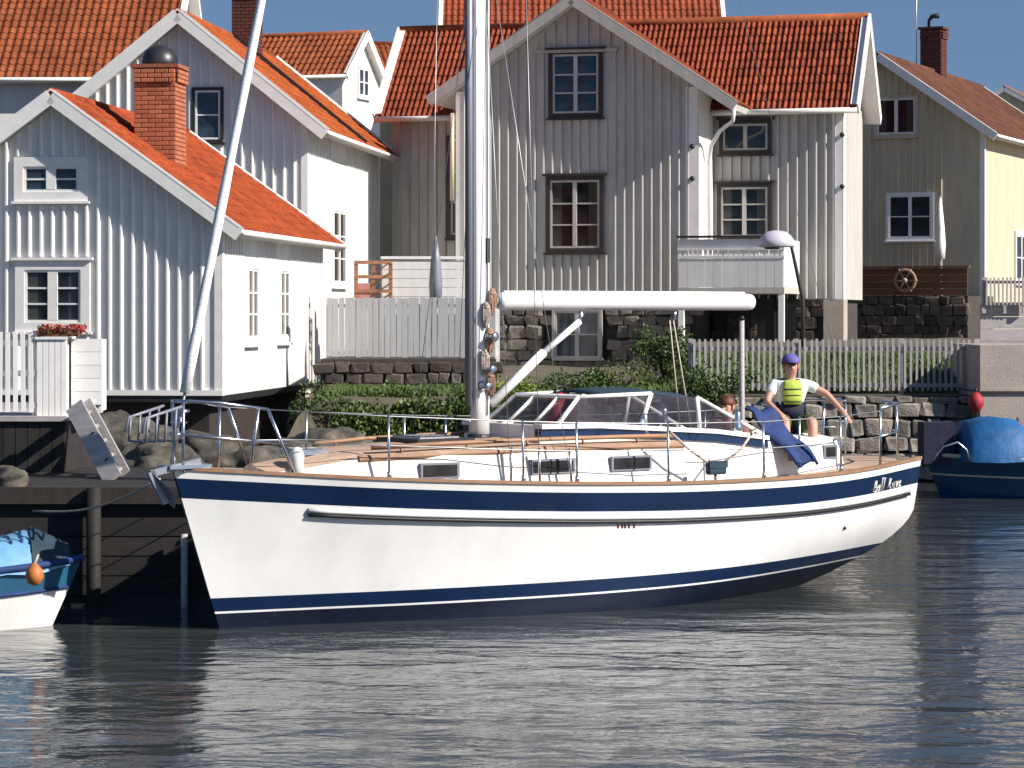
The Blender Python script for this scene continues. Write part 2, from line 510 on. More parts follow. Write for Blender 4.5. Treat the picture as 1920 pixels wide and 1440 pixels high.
def window(parent, c, r, n, w, h, cols=2, rows=3, casing='white_trim', frame='white_trim', glass='glass', cw=0.09, sill=True, name='window', mull=0.05, curtain=False, head=False):
    """A window whose outside (casing included) is w by h, centred at c on a wall facing n, r pointing to its right."""
    c, r, n = Vector(c), Vector(r).normalized(), Vector(n).normalized()
    Z = Vector((0, 0, 1))
    iw, ih = w - 2 * cw, h - 2 * cw
    fr = MB()
    ft = 0.045
    def bit(mb, u0, u1, v0, v1, d0, d1):
        mb.obox(c + r * (u0 + u1) / 2 + Z * (v0 + v1) / 2 + n * (d0 + d1) / 2, r * (u1 - u0) / 2, Z * (v1 - v0) / 2, n * (d1 - d0) / 2)
    bit(fr, -iw / 2, -iw / 2 + ft, -ih / 2, ih / 2, 0.004, 0.045)
    bit(fr, iw / 2 - ft, iw / 2, -ih / 2, ih / 2, 0.004, 0.045)
    bit(fr, -iw / 2 + ft, iw / 2 - ft, ih / 2 - ft, ih / 2, 0.004, 0.045)
    bit(fr, -iw / 2 + ft, iw / 2 - ft, -ih / 2, -ih / 2 + ft, 0.004, 0.045)
    gw, gh = iw - 2 * ft, ih - 2 * ft
    xs = [-gw / 2 + gw * i / cols for i in range(cols + 1)]
    zs = [-gh / 2 + gh * i / rows for i in range(rows + 1)]
    for x in xs[1:-1]:
        bit(fr, x - mull, x + mull, -gh / 2, gh / 2, 0.006, 0.05)
    for z in zs[1:-1]:
        for i in range(cols):
            a = xs[i] + (mull if i else 0); b = xs[i + 1] - (mull if i < cols - 1 else 0)
            bit(fr, a, b, z - 0.016, z + 0.016, 0.006, 0.038)
    win = fr.build(name, M[frame], parent)
    ca = MB()
    bit(ca, -w / 2, -w / 2 + cw, -h / 2, h / 2, 0.002, 0.065)
    bit(ca, w / 2 - cw, w / 2, -h / 2, h / 2, 0.002, 0.065)
    bit(ca, -w / 2 + cw, w / 2 - cw, h / 2 - cw, h / 2, 0.002, 0.065)
    bit(ca, -w / 2 + cw, w / 2 - cw, -h / 2, -h / 2 + cw, 0.002, 0.065)
    if head:
        bit(ca, -w / 2 - .06, w / 2 + .06, h / 2, h / 2 + .05, 0.002, 0.12)
    ca.build('casing', M[casing], win)
    if sill:
        s = MB(); bit(s, -w / 2 - 0.04, w / 2 + 0.04, -h / 2 - 0.045, -h / 2, 0.002, 0.11)
        s.build('sill', M[casing], win)
    if curtain:
        k = MB()
        bit(k, -gw / 2, gw / 2, -gh / 2, gh / 2, 0.0022, 0.0032)
        for sg in (-1, 1):
            for q in range(4):
                x_ = sg * (gw / 2 - gw * (.03 + .05 * q))
                b0 = len(k.mi)
                bit(k, x_ - gw * .022, x_ + gw * .022, -gh / 2, gh / 2 - .01, 0.0034, 0.0046 + .001 * (q % 2))
                for z_ in range(b0, len(k.mi)): k.mi[z_] = 1
        k.build('curtain', [M['black'], M['curtain']], win)
        glass = 'glass_clear'
    p = MB()
    p.obox((0, 0, 0), r * (gw / cols / 2 - 0.002), Z * (gh / rows / 2 - 0.002), n * 0.006)
    me = p.mesh('pane', M[glass])
    for i in range(cols):
        for j in range(rows):
            put('pane', me, win, c + r * (xs[i] + xs[i + 1]) / 2 + Z * (zs[j] + zs[j + 1]) / 2 + n * 0.012)
    return win


def to_local(loc, rz, axis, val, px, py):
    """Where the photograph's sight line through (px, py) meets the plane axis = val of a frame at loc turned by rz."""
    o, d = Vector((0, 0, CAM_H)), Vector(((px - CX) / FPX, 1, (HY - py) / FPX))
    inv = (Matrix.Translation(loc) @ Matrix.Rotation(rz, 4, 'Z')).inverted()
    o2, d2 = inv @ o, inv.to_3x3() @ d
    i = 'xyz'.index(axis)
    return o2 + d2 * ((val - o2[i]) / d2[i])


def battens(parent, xs, ztop, z0, y, m, holes=(), w=0.05, d=0.04, axis='x', sign=-1):
    """Cover battens on a boarded wall, each its own object, broken at the windows."""
    cache = {}
    for x in xs:
        segs = [(z0, ztop(x))]
        for a, b, c, e in holes:
            if a - w / 2 < x < b + w / 2:
                new = []
                for s0, s1 in segs:
                    if c > s0: new.append((s0, min(c, s1)))
                    if e < s1: new.append((max(e, s0), s1))
                segs = [s for s in new if s[1] > s[0]]
        for s0, s1 in segs:
            if s1 - s0 < 0.05: continue
            key = round((s1 - s0) / 0.02)
            if key not in cache:
                h = s1 - s0
                cache[key] = MB().add([(-w / 2, -.002, 0), (w / 2, -.002, 0), (w * .20, -d, 0), (-w * .20, -d, 0), (-w / 2, -.002, h), (w / 2, -.002, h), (w * .20, -d, h), (-w * .20, -d, h)],
                                      [(0, 1, 2, 3), (7, 6, 5, 4), (0, 4, 5, 1), (1, 5, 6, 2), (2, 6, 7, 3), (3, 7, 4, 0)]).mesh('batten', m)
            put('batten', cache[key], parent, (x, y, s0) if axis == 'x' else (y, x, s0))


def gable_house(name, label, loc, rz, w, L, hw, sl, paint, tile_m, ov=0.3, oe=0.45, base=0.0, trim='white_trim', cat='house', tw=0.20, barge=0.2, group=None):
    """Gabled house: front gable on local y=0 facing -y, ridge along +y, loc at the middle of its front foot."""
    h = empty(name, loc, rz, label, cat, group)
    a = w / 2
    rise = a * sl
    ring = lambda y: [(-a, y, base), (a, y, base), (a, y, hw), (0, y, hw + rise), (-a, y, hw)]
    MB().loft([ring(0), ring(L)], smooth=False).build('wall', M[paint], h, fix=True)
    c = 1 / math.hypot(1, sl)
    Ls = (a + oe) / c
    T = 0.14 / c                                                  # the tiles' underside lies this far above the wall's line
    ridge = hw + rise + T
    ze = ridge - (a + oe) * sl
    rr = slope(h, (a + oe, -ov, ze), (0, 1, 0), (-c, 0, sl * c), L + 2 * ov, Ls, M[tile_m], M[trim], tw=tw)
    slope(h, (-a - oe, L + ov, ze), (0, -1, 0), (c, 0, sl * c), L + 2 * ov, Ls, M[tile_m], M[trim], tw=tw)
    MB().tube([(0, -ov - .01, ridge + 0.02), (0, L + ov + .01, ridge + 0.02)], 0.09, 10).build('ridge_tiles', M[tile_m], h)
    for y, s in ((-ov, -1), (L + ov, 1)):
        for sx in (1, -1):
            up = Vector((sx * sl * c, 0, c))
            MB().bar(Vector((0, y + s * 0.018, ridge - .05)), Vector((sx * (a + oe), y + s * 0.018, ze - .05)), 0.035, barge, up).build('bargeboard', M[trim], h)
            MB().bar(Vector((0, y - s * 0.03, ridge + .075)), Vector((sx * (a + oe), y - s * 0.03, ze + .075)), 0.14, 0.03, up).build('verge_cap', M[trim], h)
    for sx in (1, -1):
        MB().tube([(sx * (a + oe + .05), -ov, ze - .02), (sx * (a + oe + .05), L + ov, ze - .02)], 0.055, 8).build('gutter', M[trim], h)
    return h, hw + rise, ridge, ze


def corner_boards(h, w, L, base, hw, m='white_trim', t=0.12):
    a = w / 2
    for sx in (1, -1):
        for y0 in (0, L):
            s = 1 if y0 == 0 else -1
            mb = MB()
            mb.box(sx * a - (t if sx > 0 else 0.0), sx * a + (0.0 if sx > 0 else t), y0 - .03, y0 - .002, base, hw) if y0 == 0 else mb.box(sx * a - (t if sx > 0 else 0), sx * a + (0 if sx > 0 else t), y0 + .002, y0 + .03, base, hw)
            xs = (a + .002, a + .03) if sx > 0 else (-a - .03, -a - .002)
            ys = (y0 - .03, y0 + t) if y0 == 0 else (y0 - t, y0 + .03)
            mb.box(*xs, *ys, base, hw)
            mb.build('corner_board', M[m], h)


def chimney(h, x, y, z0, z1, s, m='brick', mortar='mortar_red', cap=None, parts=True):
    """Brick chimney: a mortar core with courses of bricks, corbelled head and a cowl."""
    ch = MB().box(x - s / 2, x + s / 2, y - s / 2, y + s / 2, z0, z1).build('chimney', M[mortar], h)
    bh = 0.085
    nb = max(2, round(s / 0.24))
    bl = (s + 0.03) / nb
    me = bevel_mesh('brick', bl * 0.94, 0.04, bh * 0.86, M[m])
    nr = int((z1 - z0) / bh)
    cnt = 0
    half = bevel_mesh('brick', bl * 0.44, 0.04, bh * 0.86, M[m])
    for k in range(nr):
        z = z0 + (k + .5) * bh
        grow = 0.05 if k >= nr - 3 else 0.0
        e = -s / 2 - .015
        cs = [(e + (i + .5) * bl, me) for i in range(nb)] if k % 2 else [(e + .25 * bl, half)] + [(e + i * bl, me) for i in range(1, nb)] + [(e + (nb - .25) * bl, half)]
        for off, bm_ in cs:                                     # the two faces one sees: front (-y) and right (+x)
            put('brick', bm_, ch, (x + off, y - s / 2 - grow, z))
            put('brick', bm_, ch, (x + s / 2 + grow, y + off, z), (0, 0, R(90)))
    MB().box(x - s / 2 - .07, x + s / 2 + .07, y - s / 2 - .07, y + s / 2 + .07, z1, z1 + .07).build('chimney_cap', M['brick_dark'] if m != 'brick' else M['mortar_red'], ch)
    return ch


def bevel_mesh(name, w, d, h, m):
    bm = bmesh.new()
    bmesh.ops.create_cube(bm, size=1.0)
    bmesh.ops.scale(bm, vec=(w, d, h), verts=bm.verts)
    bmesh.ops.bevel(bm, geom=bm.edges[:], offset=0.008, segments=1, affect='EDGES')
    me = bpy.data.meshes.new(name)
    bm.to_mesh(me); bm.free()
    me.materials.append(m)
    return me


# ================================================================== SETTING
def smooth(a, b, x):
    t = max(0.0, min(1.0, (x - a) / (b - a)))
    return t * t * (3 - 2 * t)


def ground_z(x, y):
    left = 1 - smooth(-4.1, -3.4, x)
    shore = (46.6 + 1.6 * smooth(1.2, 2.2, x)) * (1 - left) + 34.0 * left
    z_r = 1.5 + 0.15 * smooth(52, 60, y)
    bank = smooth(2.6, 3.6, x) * smooth(48.0, 51.0, y) * 0.62
    z_r += bank
    z_l = 0.36 * smooth(34, 43, y) + 1.1 * smooth(57, 62, y)
    z = z_r * (1 - left) + z_l * left
    z = -1.2 + (z + 1.2) * smooth(shore - 1.5, shore + (0.6 if left < .5 else 2.0), y)
    z += 2.5 * smooth(75, 130, y)
    edge = 1 - smooth(138, 150, y)
    edge *= (1 - smooth(48, 60, abs(x)))
    z = -1.2 + (z + 1.2) * edge
    return z + 0.05 * noise.noise((x * .7, y * .7, 3)) + 0.03 * noise.noise((x * 2.3, y * 2.3, 9))


xs = [-60 + 2 * i for i in range(24)] + [-12 + .4 * i for i in range(61)] + [13 + 2 * i for i in range(24)]
ys = [30 + .4 * i for i in range(81)] + [63 + 2 * i for i in range(45)]
gm = MB()
gm.add([(x, y, ground_z(x, y)) for y in ys for x in xs],
       [(j * len(xs) + i, j * len(xs) + i + 1, (j + 1) * len(xs) + i + 1, (j + 1) * len(xs) + i) for j in range(len(ys) - 1) for i in range(len(xs) - 1)], 0, True)
gm.build('ground', M['earth'], kind='structure')
MB().add([(-3000, -1500, 0), (3000, -1500, 0), (3000, 5000, 0), (-3000, 5000, 0)], [(0, 1, 2, 3)]).build('water', M['water'], kind='structure')

RZA = -math.atan(0.113)
RZE = -math.atan(0.27)

# ------------------------------------------------------------------ white cottage by the water, on the left
wA, LA, hA, slA = 6.1, 9.8, 3.05, 0.72
cA = Vector((-5.21, 47.8, 1.5)) - Vector((math.cos(RZA), math.sin(RZA), 0)) * wA / 2
cot, hpA, ridA, zeA = gable_house('white_cottage', 'white boarded cottage at the water with orange tiled roof and brick chimney', cA, RZA, wA, LA, hA, slA,
                                  'white_paint', 'tile_clay', ov=0.30, oe=0.40, base=0.0, barge=0.26)
corner_boards(cot, wA, LA, 0.0, hA)
lA = lambda px, py: to_local(cA, RZA, 'y', 0.0, px, py)
p0, p1 = lA(28, 378), lA(166, 294)
q0, q1 = lA(30, 622), lA(170, 488)
window(cot, ((p0.x + p1.x) / 2, 0, (p0.z + p1.z) / 2), (1, 0, 0), (0, -1, 0), p1.x - p0.x, p1.z - p0.z, 2, 2, glass='glass_blue', cw=0.17, mull=0.09)
window(cot, ((q0.x + q1.x) / 2, 0, (q0.z + q1.z) / 2), (1, 0, 0), (0, -1, 0), q1.x - q0.x, q1.z - q0.z, 2, 3, cw=0.17, mull=0.09, head=True, curtain=True)
xsA = [-wA / 2 + .24 + 0.212 * i for i in range(27)]
battens(cot, [x for x in xsA if x < wA / 2 - .2], lambda x: hA + (wA / 2 - abs(x)) * slA - .02, 0.10, 0.0, M['white_trim'],
        holes=[(p0.x - .06, p1.x + .06, p0.z - .06, p1.z + .02), (q0.x - .06, q1.x + .06, q0.z - .06, q1.z + .07)], w=0.074, d=0.05)
MB().box(-wA / 2 - .03, wA / 2 + .03, -.05, -.002, 0.0, 0.10).build('base_board', M['white_trim'], cot)
# its long side: two slim windows and wide flat boards
for y0 in (2.55, 5.6):
    window(cot, (wA / 2, y0, 1.66), (0, 1, 0), (1, 0, 0), 1.15, 1.55, 2, 3, glass='glass_brown', cw=0.12, mull=0.04)
sbA = MB().box(0.002, 0.022, -.03, .03, 0, hA - .02).mesh('batten', M['white_trim'])
for i in range(44):
    y = 0.18 + i * 0.222
    if y < LA - .12 and not any(abs(y - y0) < 0.62 for y0 in (2.55, 5.6)):
        put('batten', sbA, cot, (wA / 2, y, 0.0))
# the skirting it stands on, coloured dark for the shaded void under the floor
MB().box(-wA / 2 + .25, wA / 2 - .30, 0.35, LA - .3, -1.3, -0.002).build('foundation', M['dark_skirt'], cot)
MB().box(-wA / 2 - .02, wA / 2 + .02, -.02, LA + .02, -.12, -.002).build('sill_beam', M['black'], cot)
pc = to_local(cA, RZA, 'y', 0.0, 297, 280)
chimney(cot, 1.28, 2.6, hA + (wA / 2 - 1.8) * slA, 6.10, 0.78)
for c in [o for o in cot.children if o.name.startswith('chimney')]:
    rings = []
    for z, r in ((6.17, .34), (6.22, .35), (6.34, .33), (6.46, .26), (6.53, .15), (6.57, .02)):
        rings.append([(1.28 + r * math.cos(k * math.pi / 8), 2.6 + r * math.sin(k * math.pi / 8), z) for k in range(16)])
    MB().loft(rings).build('cowl', M['cowl_steel'], c)

# ------------------------------------------------------------------ tall white house behind it
wB, LB, hB, slB = 5.76, 10.0, 5.75, 0.80
cB = Vector((-4.62, 60.0, 1.5)) - Vector((math.cos(RZA), math.sin(RZA), 0)) * wB / 2
hsB, hpB, ridB, zeB = gable_house('white_house', 'tall white house behind the cottage with steep orange roof and grey shaded gable', cB, RZA, wB, LB, hB, slB,
                                  'white_paint', 'tile_orange', ov=0.35, oe=0.50, base=-0.6, barge=0.3)
corner_boards(hsB, wB, LB, -.6, hB)
battens(hsB, [-wB / 2 + .2 + .24 * i for i in range(23)], lambda x: hB + (wB / 2 - abs(x)) * slB - .02, 0, 0.0, M['white_trim'],
        holes=[(.25, 1.0, 5.2, 6.6)], w=0.07, d=0.05)
window(hsB, (.62, 0, 5.95), (1, 0, 0), (0, -1, 0), 0.72, 1.25, 1, 2, casing='brown_trim', frame='white_trim', glass='glass_blue', cw=.07)
window(hsB, (wB / 2, 4.0, 3.05), (0, 1, 0), (1, 0, 0), 1.9, 1.9, 2, 3, frame='white_trim', glass='glass_brown', cw=0.10, mull=.05)
sbB = MB().box(0.002, 0.03, -.03, .03, -.5, hB - .02).mesh('batten', M['white_trim'])
for i in range(34):
    y = .3 + i * .29
    if y < LB - .1 and abs(y - 4.0) > 1.05: put('batten', sbB, hsB, (wB / 2, y, 0))
chimney(hsB, 0.25, 5.9, ridB - .5, ridB + 1.3, .62, 'brick_dark', 'brick_dark')
c = 1 / math.hypot(1, slB)
yr = 5.1
MB().bar((0.05, yr, ridB + .10), (wB / 2 + .5, yr, zeB + .10), 0.09, 0.10, (slB * c, 0, c)).build('dark_roof_strip', M['brown_trim'], hsB)  # dark strip down the right slope, proud of the tiles

# ------------------------------------------------------------------ grey house with a cross gable
cE = Vector((1.425, 59.32, 1.6))                                 # laid out at this distance, built KE times as large and as far
KE = 1.12
gh = empty('grey_house', (cE.x * KE, cE.y * KE, CAM_H + (cE.z - CAM_H) * KE), RZE, 'large grey boarded house with projecting gable, dark framed windows and red tiled roof', 'house')
gh.scale = (KE, KE, KE)
wE, hE, slE = 5.5, 6.37, 0.665
aE = wE / 2
zs0 = 1.68                                                       # top of the stone base
ringE = lambda y: [(-aE, y, zs0), (aE, y, zs0), (aE, y, hE), (0, y, hE + aE * slE), (-aE, y, hE)]
MB().loft([ringE(0), ringE(3.3)], smooth=False).build('wing_wall', M['grey_paint'], gh, fix=True)
X0, X1, Y0, Y1 = -4.85, 5.69, 1.75, 4.95
hM, slM = 6.10, 1.13
ringM = lambda x: [(x, Y0, zs0), (x, Y1, zs0), (x, Y1, hM), (x, (Y0 + Y1) / 2, hM + (Y1 - Y0) / 2 * slM), (x, Y0, hM)]
MB().loft([ringM(X0), ringM(X1)], smooth=False).build('main_wall', M['grey_paint'], gh, fix=True)
# stone base
fd = MB().box(-aE + .08, aE - .08, .12, 4, -.4, zs0 - .003).box(X0 + .1, X1 - .1, Y0 + .12, Y1, -.4, zs0 - .003).build('foundation', M['joint'], gh)
wl = lambda px, py: to_local(cE, RZE, 'y', 0.0, px, py)
b0, b1 = wl(1036, 676), wl(1130, 578)
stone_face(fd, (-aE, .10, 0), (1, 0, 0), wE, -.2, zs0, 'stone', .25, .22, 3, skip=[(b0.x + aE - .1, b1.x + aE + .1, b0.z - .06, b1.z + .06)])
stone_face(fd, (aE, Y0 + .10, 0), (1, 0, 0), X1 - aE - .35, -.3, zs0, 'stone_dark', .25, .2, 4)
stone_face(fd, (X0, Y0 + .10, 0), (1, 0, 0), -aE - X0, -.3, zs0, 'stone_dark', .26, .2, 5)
MB().box(X1 - .42, X1 + .03, Y0 - .03, Y0 + .6, -.4, zs0 - .003).build('corner_pier', M['concrete'], gh)
# roofs: main ridge along x, wing ridge along y
cM = 1 / math.hypot(1, slM)
oeM = 0.36
hw2 = (Y1 - Y0) / 2
ridM = hM + hw2 * slM + .14 / cM
zeM = ridM - (hw2 + oeM) * slM
LsM = (hw2 + oeM) / cM
slope(gh, (X0 - .3, Y0 - oeM, zeM), (1, 0, 0), (0, cM, slM * cM), X1 - X0 + .68, LsM, M['tile_red'], M['white_trim'], tw=0.128, tl=.27, singles=(8.4, 11.2), amp=1.7)
slope(gh, (X1 + .38, Y1 + oeM, zeM), (-1, 0, 0), (0, -cM, slM * cM), X1 - X0 + .68, LsM, M['tile_red'], M['white_trim'])
MB().tube([(X0 - .3, Y0 + hw2, ridM + .03), (X1 + .38, Y0 + hw2, ridM + .03)], 0.10, 10).build('ridge_tiles', M['tile_dull'], gh)
for x, s in ((X0 - .3, -1), (X1 + .38, 1)):
    for sy in (-1, 1):
        up = (0, sy * slM * cM, cM)
        MB().bar((x + s * .02, Y0 + hw2, ridM), (x + s * .02, Y0 + hw2 + sy * (hw2 + oeM), zeM), 0.04, .30, up).build('bargeboard', M['white_trim'], gh)
        MB().bar((x - s * .05, Y0 + hw2, ridM + .10), (x - s * .05, Y0 + hw2 + sy * (hw2 + oeM), zeM + .10), 0.20, .03, up).build('verge_cap', M['white_trim'], gh)
cW = 1 / math.hypot(1, slE)
ridW = hE + aE * slE + .14 / cW
oR, oL, ovW = 0.92, 0.55, 0.44
LW = 4.25 + ovW
slope(gh, (aE + oR, -ovW, ridW - (aE + oR) * slE), (0, 1, 0), (-cW, 0, slE * cW), Y0 + 1.55 + ovW, (aE + oR) / cW, M['tile_red'], M['white_trim'], tw=.165)
slope(gh, (-aE - oL, Y0 + 1.55, ridW - (aE + oL) * slE), (0, -1, 0), (cW, 0, slE * cW), Y0 + 1.55 + ovW, (aE + oL) / cW, M['tile_red'], M['white_trim'], tw=.165)
MB().tube([(0, -ovW, ridW + .02), (0, 3.5, ridW + .02)], .09, 10).build('ridge_tiles', M['tile_red'], gh)
for sx, o in ((1, oR), (-1, oL)):
    up = (sx * slE * cW, 0, cW)
    MB().bar((0, -ovW - .02, ridW - .05), (sx * (aE + o), -ovW - .02, ridW - (aE + o) * slE - .05), .04, .24, up).build('bargeboard', M['grey_paint'], gh)
    MB().bar((0, -ovW + .03, ridW + .075), (sx * (aE + o), -ovW + .03, ridW - (aE + o) * slE + .075), .14, .03, up).build('verge_cap', M['white_trim'], gh)
MB().tube([(aE + .05, Y0 - oeM - .05, zeM - .03), (X1 + .38, Y0 - oeM - .05, zeM - .03)], .06, 8).build('gutter', M['white_trim'], gh)
MB().tube([(X0 - .3, Y0 - oeM - .05, zeM - .03), (-aE - .05, Y0 - oeM - .05, zeM - .03)], .06, 8).build('gutter', M['white_trim'], gh)
zg = ridW - (aE + oR) * slE
MB().tube([(aE + .85, -.2, zg - .1), (aE + .80, -.1, zg - .35), (aE + .45, .2, zg - .55), (aE + .2, .5, zg - .85), (aE + .12, .7, zg - 1.2), (aE + .12, .7, 2.0)], .045, 8).build('downpipe', M['white_trim'], gh)
MB().tube([(-aE - .1, -.08, hE - .5), (-aE - .1, -.08, 3.9)], .05, 8).build('downpipe', M['cream_paint'], gh)
# gable ornament
orn = MB()
for k in range(7):
    x = -.75 + k * .25
    orn.box(x - .04, x + .04, -.05, -.003, hE + aE * slE - .95, hE + (aE - abs(x)) * slE - .05)
orn.box(-.95, .95, -.07, -.003, hE + aE * slE - 1.03, hE + aE * slE - .95)
orn.build('gable_ornament', M['grey_paint'], gh)
# windows
holesE = []
for (ax, ay, bx, by), gl, rw in (((1029, 222, 1131, 92), 'glass_blue', 3), ((1024, 474, 1133, 329), 'glass_brown', 3)):
    u, v = wl(ax, ay), wl(bx, by)
    holesE.append((u.x - .05, v.x + .05, u.z - .06, v.z + .06))
    window(gh, ((u.x + v.x) / 2, 0, (u.z + v.z) / 2), (1, 0, 0), (0, -1, 0), v.x - u.x, v.z - u.z, 2, rw, casing='brown_trim', frame='grey_paint', glass=gl, cw=.10, mull=.045, head=True, curtain=gl == 'glass_brown')
window(gh, ((b0.x + b1.x) / 2, .0, (b0.z + b1.z) / 2), (1, 0, 0), (0, -1, 0), b1.x - b0.x, b1.z - b0.z, 2, 2, frame='grey_paint', casing='grey_paint', glass='glass_blue', cw=.06, sill=False)
battens(gh, [-aE + .16 + .205 * i for i in range(26)], lambda x: hE + (aE - abs(x)) * slE - .02 if abs(x) > .95 else hE + aE * slE - 1.03, zs0 + .02, 0.0, M['grey_paint'], holes=holesE, w=.066, d=.048)
fl = lambda px, py: to_local(cE, RZE, 'y', Y0, px, py)
holesF = []
for (ax, ay, bx, by), rw in (((1349, 290, 1447, 224), 1), ((1345, 452, 1447, 343), 3)):
    u, v = fl(ax, ay), fl(bx, by)
    holesF.append((u.x - .05, v.x + .05, u.z - .06, v.z + .06))
    window(gh, ((u.x + v.x) / 2, Y0, (u.z + v.z) / 2), (1, 0, 0), (0, -1, 0), v.x - u.x, v.z - u.z, 2, rw, casing='brown_trim', frame='grey_paint', glass='glass_brown' if rw == 3 else 'glass', cw=.09, mull=.045, head=True, curtain=rw == 3)
battens(gh, [aE + .2 + .215 * i for i in range(13)], lambda x: hM - .02, zs0 + .02, Y0, M['grey_paint'], holes=holesF, w=.066, d=.048)
battens(gh, [X0 + .2 + .22 * i for i in range(9)], lambda x: hM - .02, zs0 + .02, Y0, M['grey_paint'], holes=[(-3.5, -2.7, 3.0, 5.6)], w=.066, d=.048)
window(gh, (-3.1, Y0, 4.3), (1, 0, 0), (0, -1, 0), .8, 2.4, 2, 3, casing='brown_trim', frame='grey_paint', cw=.09)
# white corner boards
for name, bx in (('corner_board', (aE - .26, aE + .03, -.035, -.002, zs0, hE - .02)), ('corner_board', (aE + .002, aE + .03, -.035, .24, zs0, hE - .02)),
                 ('corner_board', (X1 - .22, X1 + .03, Y0 - .035, Y0 - .002, zs0, hM)), ('corner_board', (X1 + .002, X1 + .03, Y0 - .035, Y0 + .24, zs0, hM)),
                 ('corner_board', (-aE - .03, -aE + .14, -.035, -.002, zs0, hE - .02))):
    MB().box(*bx).build(name, M['white_trim'], gh)
sw = MB().box(0.002, .028, -.03, .03, zs0 + .02, hE - .02).mesh('batten', M['white_trim'])
for k in range(6): put('batten', sw, gh, (aE, .42 + k * .22, 0))
MB().box(aE + .002, aE + .02, .26, Y0 - .06, zs0, hE - .02).build('side_boarding', M['white_paint'], gh)  # sunny side of the grey wing, sunlight put into the white colour
MB().box(X1 + .002, X1 + .02, Y0 + .26, Y1, zs0, hM).build('side_boarding', M['grey_paint'], gh)
for px, py in ((1299, 275), (1299, 335)):
    q = wl(px, py)
    MB().tube([(q.x, -.036, q.z), (q.x, -.10, q.z)], .055, 10).build('insulator', M['black'], gh)
for px, py in ((1580, 253), (1580, 350)):
    q = fl(px, py)
    MB().tube([(q.x, Y0 - .036, q.z), (q.x, Y0 - .10, q.z)], .055, 10).build('insulator', M['black'], gh)
# balcony in the corner between wing and house
bal = MB().box(aE - .32, aE + 2.02, -.62, Y0 - .05, 1.80, 1.93).build('balcony', M['grey_paint'], gh)
nb = 12
bw = 2.30 / nb
pl = MB().box(-bw / 2 + .006, bw / 2 - .006, -.015, .015, 0, .62).mesh('plank', M['white_paint'])
for i in range(nb): put('plank', pl, bal, (aE - .30 + bw * (i + .5), -.60, 1.935))
MB().box(aE - .32, aE + 2.02, -.63, -.57, 2.56, 2.62).box(aE - .32, aE + 2.02, -.63, -.57, 2.74, 2.80).build('rail', M['white_paint'], bal)
MB().box(aE - .30, aE + 2.0, -.60, -.585, 2.80, 2.98).build('fascia', M['white_paint'], bal)
pk = MB().box(-.035, .035, -.012, .012, 0, .12).mesh('baluster', M['white_trim'])
for i in range(21): put('baluster', pk, bal, (aE - .27 + i * .112, -.60, 2.62))
MB().box(aE - .34, aE + 2.04, -.66, -.54, 3.01, 3.06).build('handrail', M['brown_trim'], bal)
pl2 = MB().box(-.015, .015, -bw / 2 + .005, bw / 2 - .005, 0, 1.04).mesh('plank', M['white_trim'])
for i in range(11): put('plank', pl2, bal, (aE + 2.0, -.50 + i * bw, 1.935))
for x, y in ((aE + 1.95, -.55), (aE - .25, -.55)):
    MB().box(x - .06, x + .06, y - .06, y + .06, -.35, 1.795).build('post', M['white_trim'], bal)
MB().box(aE + .02, aE + 1.9, Y0 - .02, Y0 + .08, -.1, 1.78).build('dark_opening', M['black'], gh)  # black panel painting the unlit basement opening under the balcony
for k in range(3):
    MB().box(aE + .3 + k * .55, aE + .34 + k * .55, Y0 - .05, Y0 - .022, -.1, 1.78).build('opening_slat', M['dark_wood'], gh)

# ------------------------------------------------------------------ cream house on the right
wG = 6.15
DG, RZG = 77.0, -math.atan(0.44)
cG = Vector(((1845 - CX) * DG / FPX, DG, 1.9)) - Vector((math.cos(RZG), math.sin(RZG), 0)) * wG / 2
hG, slG = 6.3, .70
cr, hpG, ridG, zeG = gable_house('cream_house', 'cream boarded house right of the grey house, gable in shade, dark chimney on its ridge', cG, RZG, wG, 12.0, hG, slG,
                                 'cream_paint', 'tile_brown', ov=.32, oe=.42, base=-.4, barge=.24)
corner_boards(cr, wG, 12.0, -.4, hG)
gl_ = lambda px, py: to_local(cG, RZG, 'y', 0.0, px, py)
hol = []
for (ax, ay, bx, by), cs in (((1640, 258, 1722, 178), 'cream_paint'), ((1662, 452, 1752, 360), 'white_trim')):
    u, v = gl_(ax, ay), gl_(bx, by)
    hol.append((u.x - .04, v.x + .04, u.z - .05, v.z + .04))
    window(cr, ((u.x + v.x) / 2, 0, (u.z + v.z) / 2), (1, 0, 0), (0, -1, 0), v.x - u.x, v.z - u.z, 2, 2 if cs == 'white_trim' else 1, casing=cs, frame='white_trim', cw=.09, curtain=cs != 'white_trim')
battens(cr, [-wG / 2 + .17 + .215 * i for i in range(23)], lambda x: hG + (wG / 2 - abs(x)) * slG - .02, -.35, 0.0, M['cream_paint'], holes=hol, w=.066, d=.048)
window(cr, (wG / 2, 4.6, 2.75), (0, 1, 0), (1, 0, 0), 1.7, 1.6, 2, 2, glass='glass_brown', cw=.12)
chimney(cr, -.05, 6.2, ridG - .4, ridG + 1.35, .66, 'brick_dark', 'brick_dark')
chG = [o for o in cr.children if o.name.startswith('chimney')][0]
MB().tube([(-.2, 6.2, ridG + 1.42), (-.2, 6.2, ridG + 1.65), (-.1, 6.2, ridG + 1.78), (.12, 6.2, ridG + 1.80)], [.05, .05, .07, .09], 8).build('cowl', M['black'], chG)
MB().tube([(-.55, 6.0, ridG - .2), (-.55, 6.0, ridG + 3.4)], .02, 6).build('aerial_mast', M['wire'], chG)
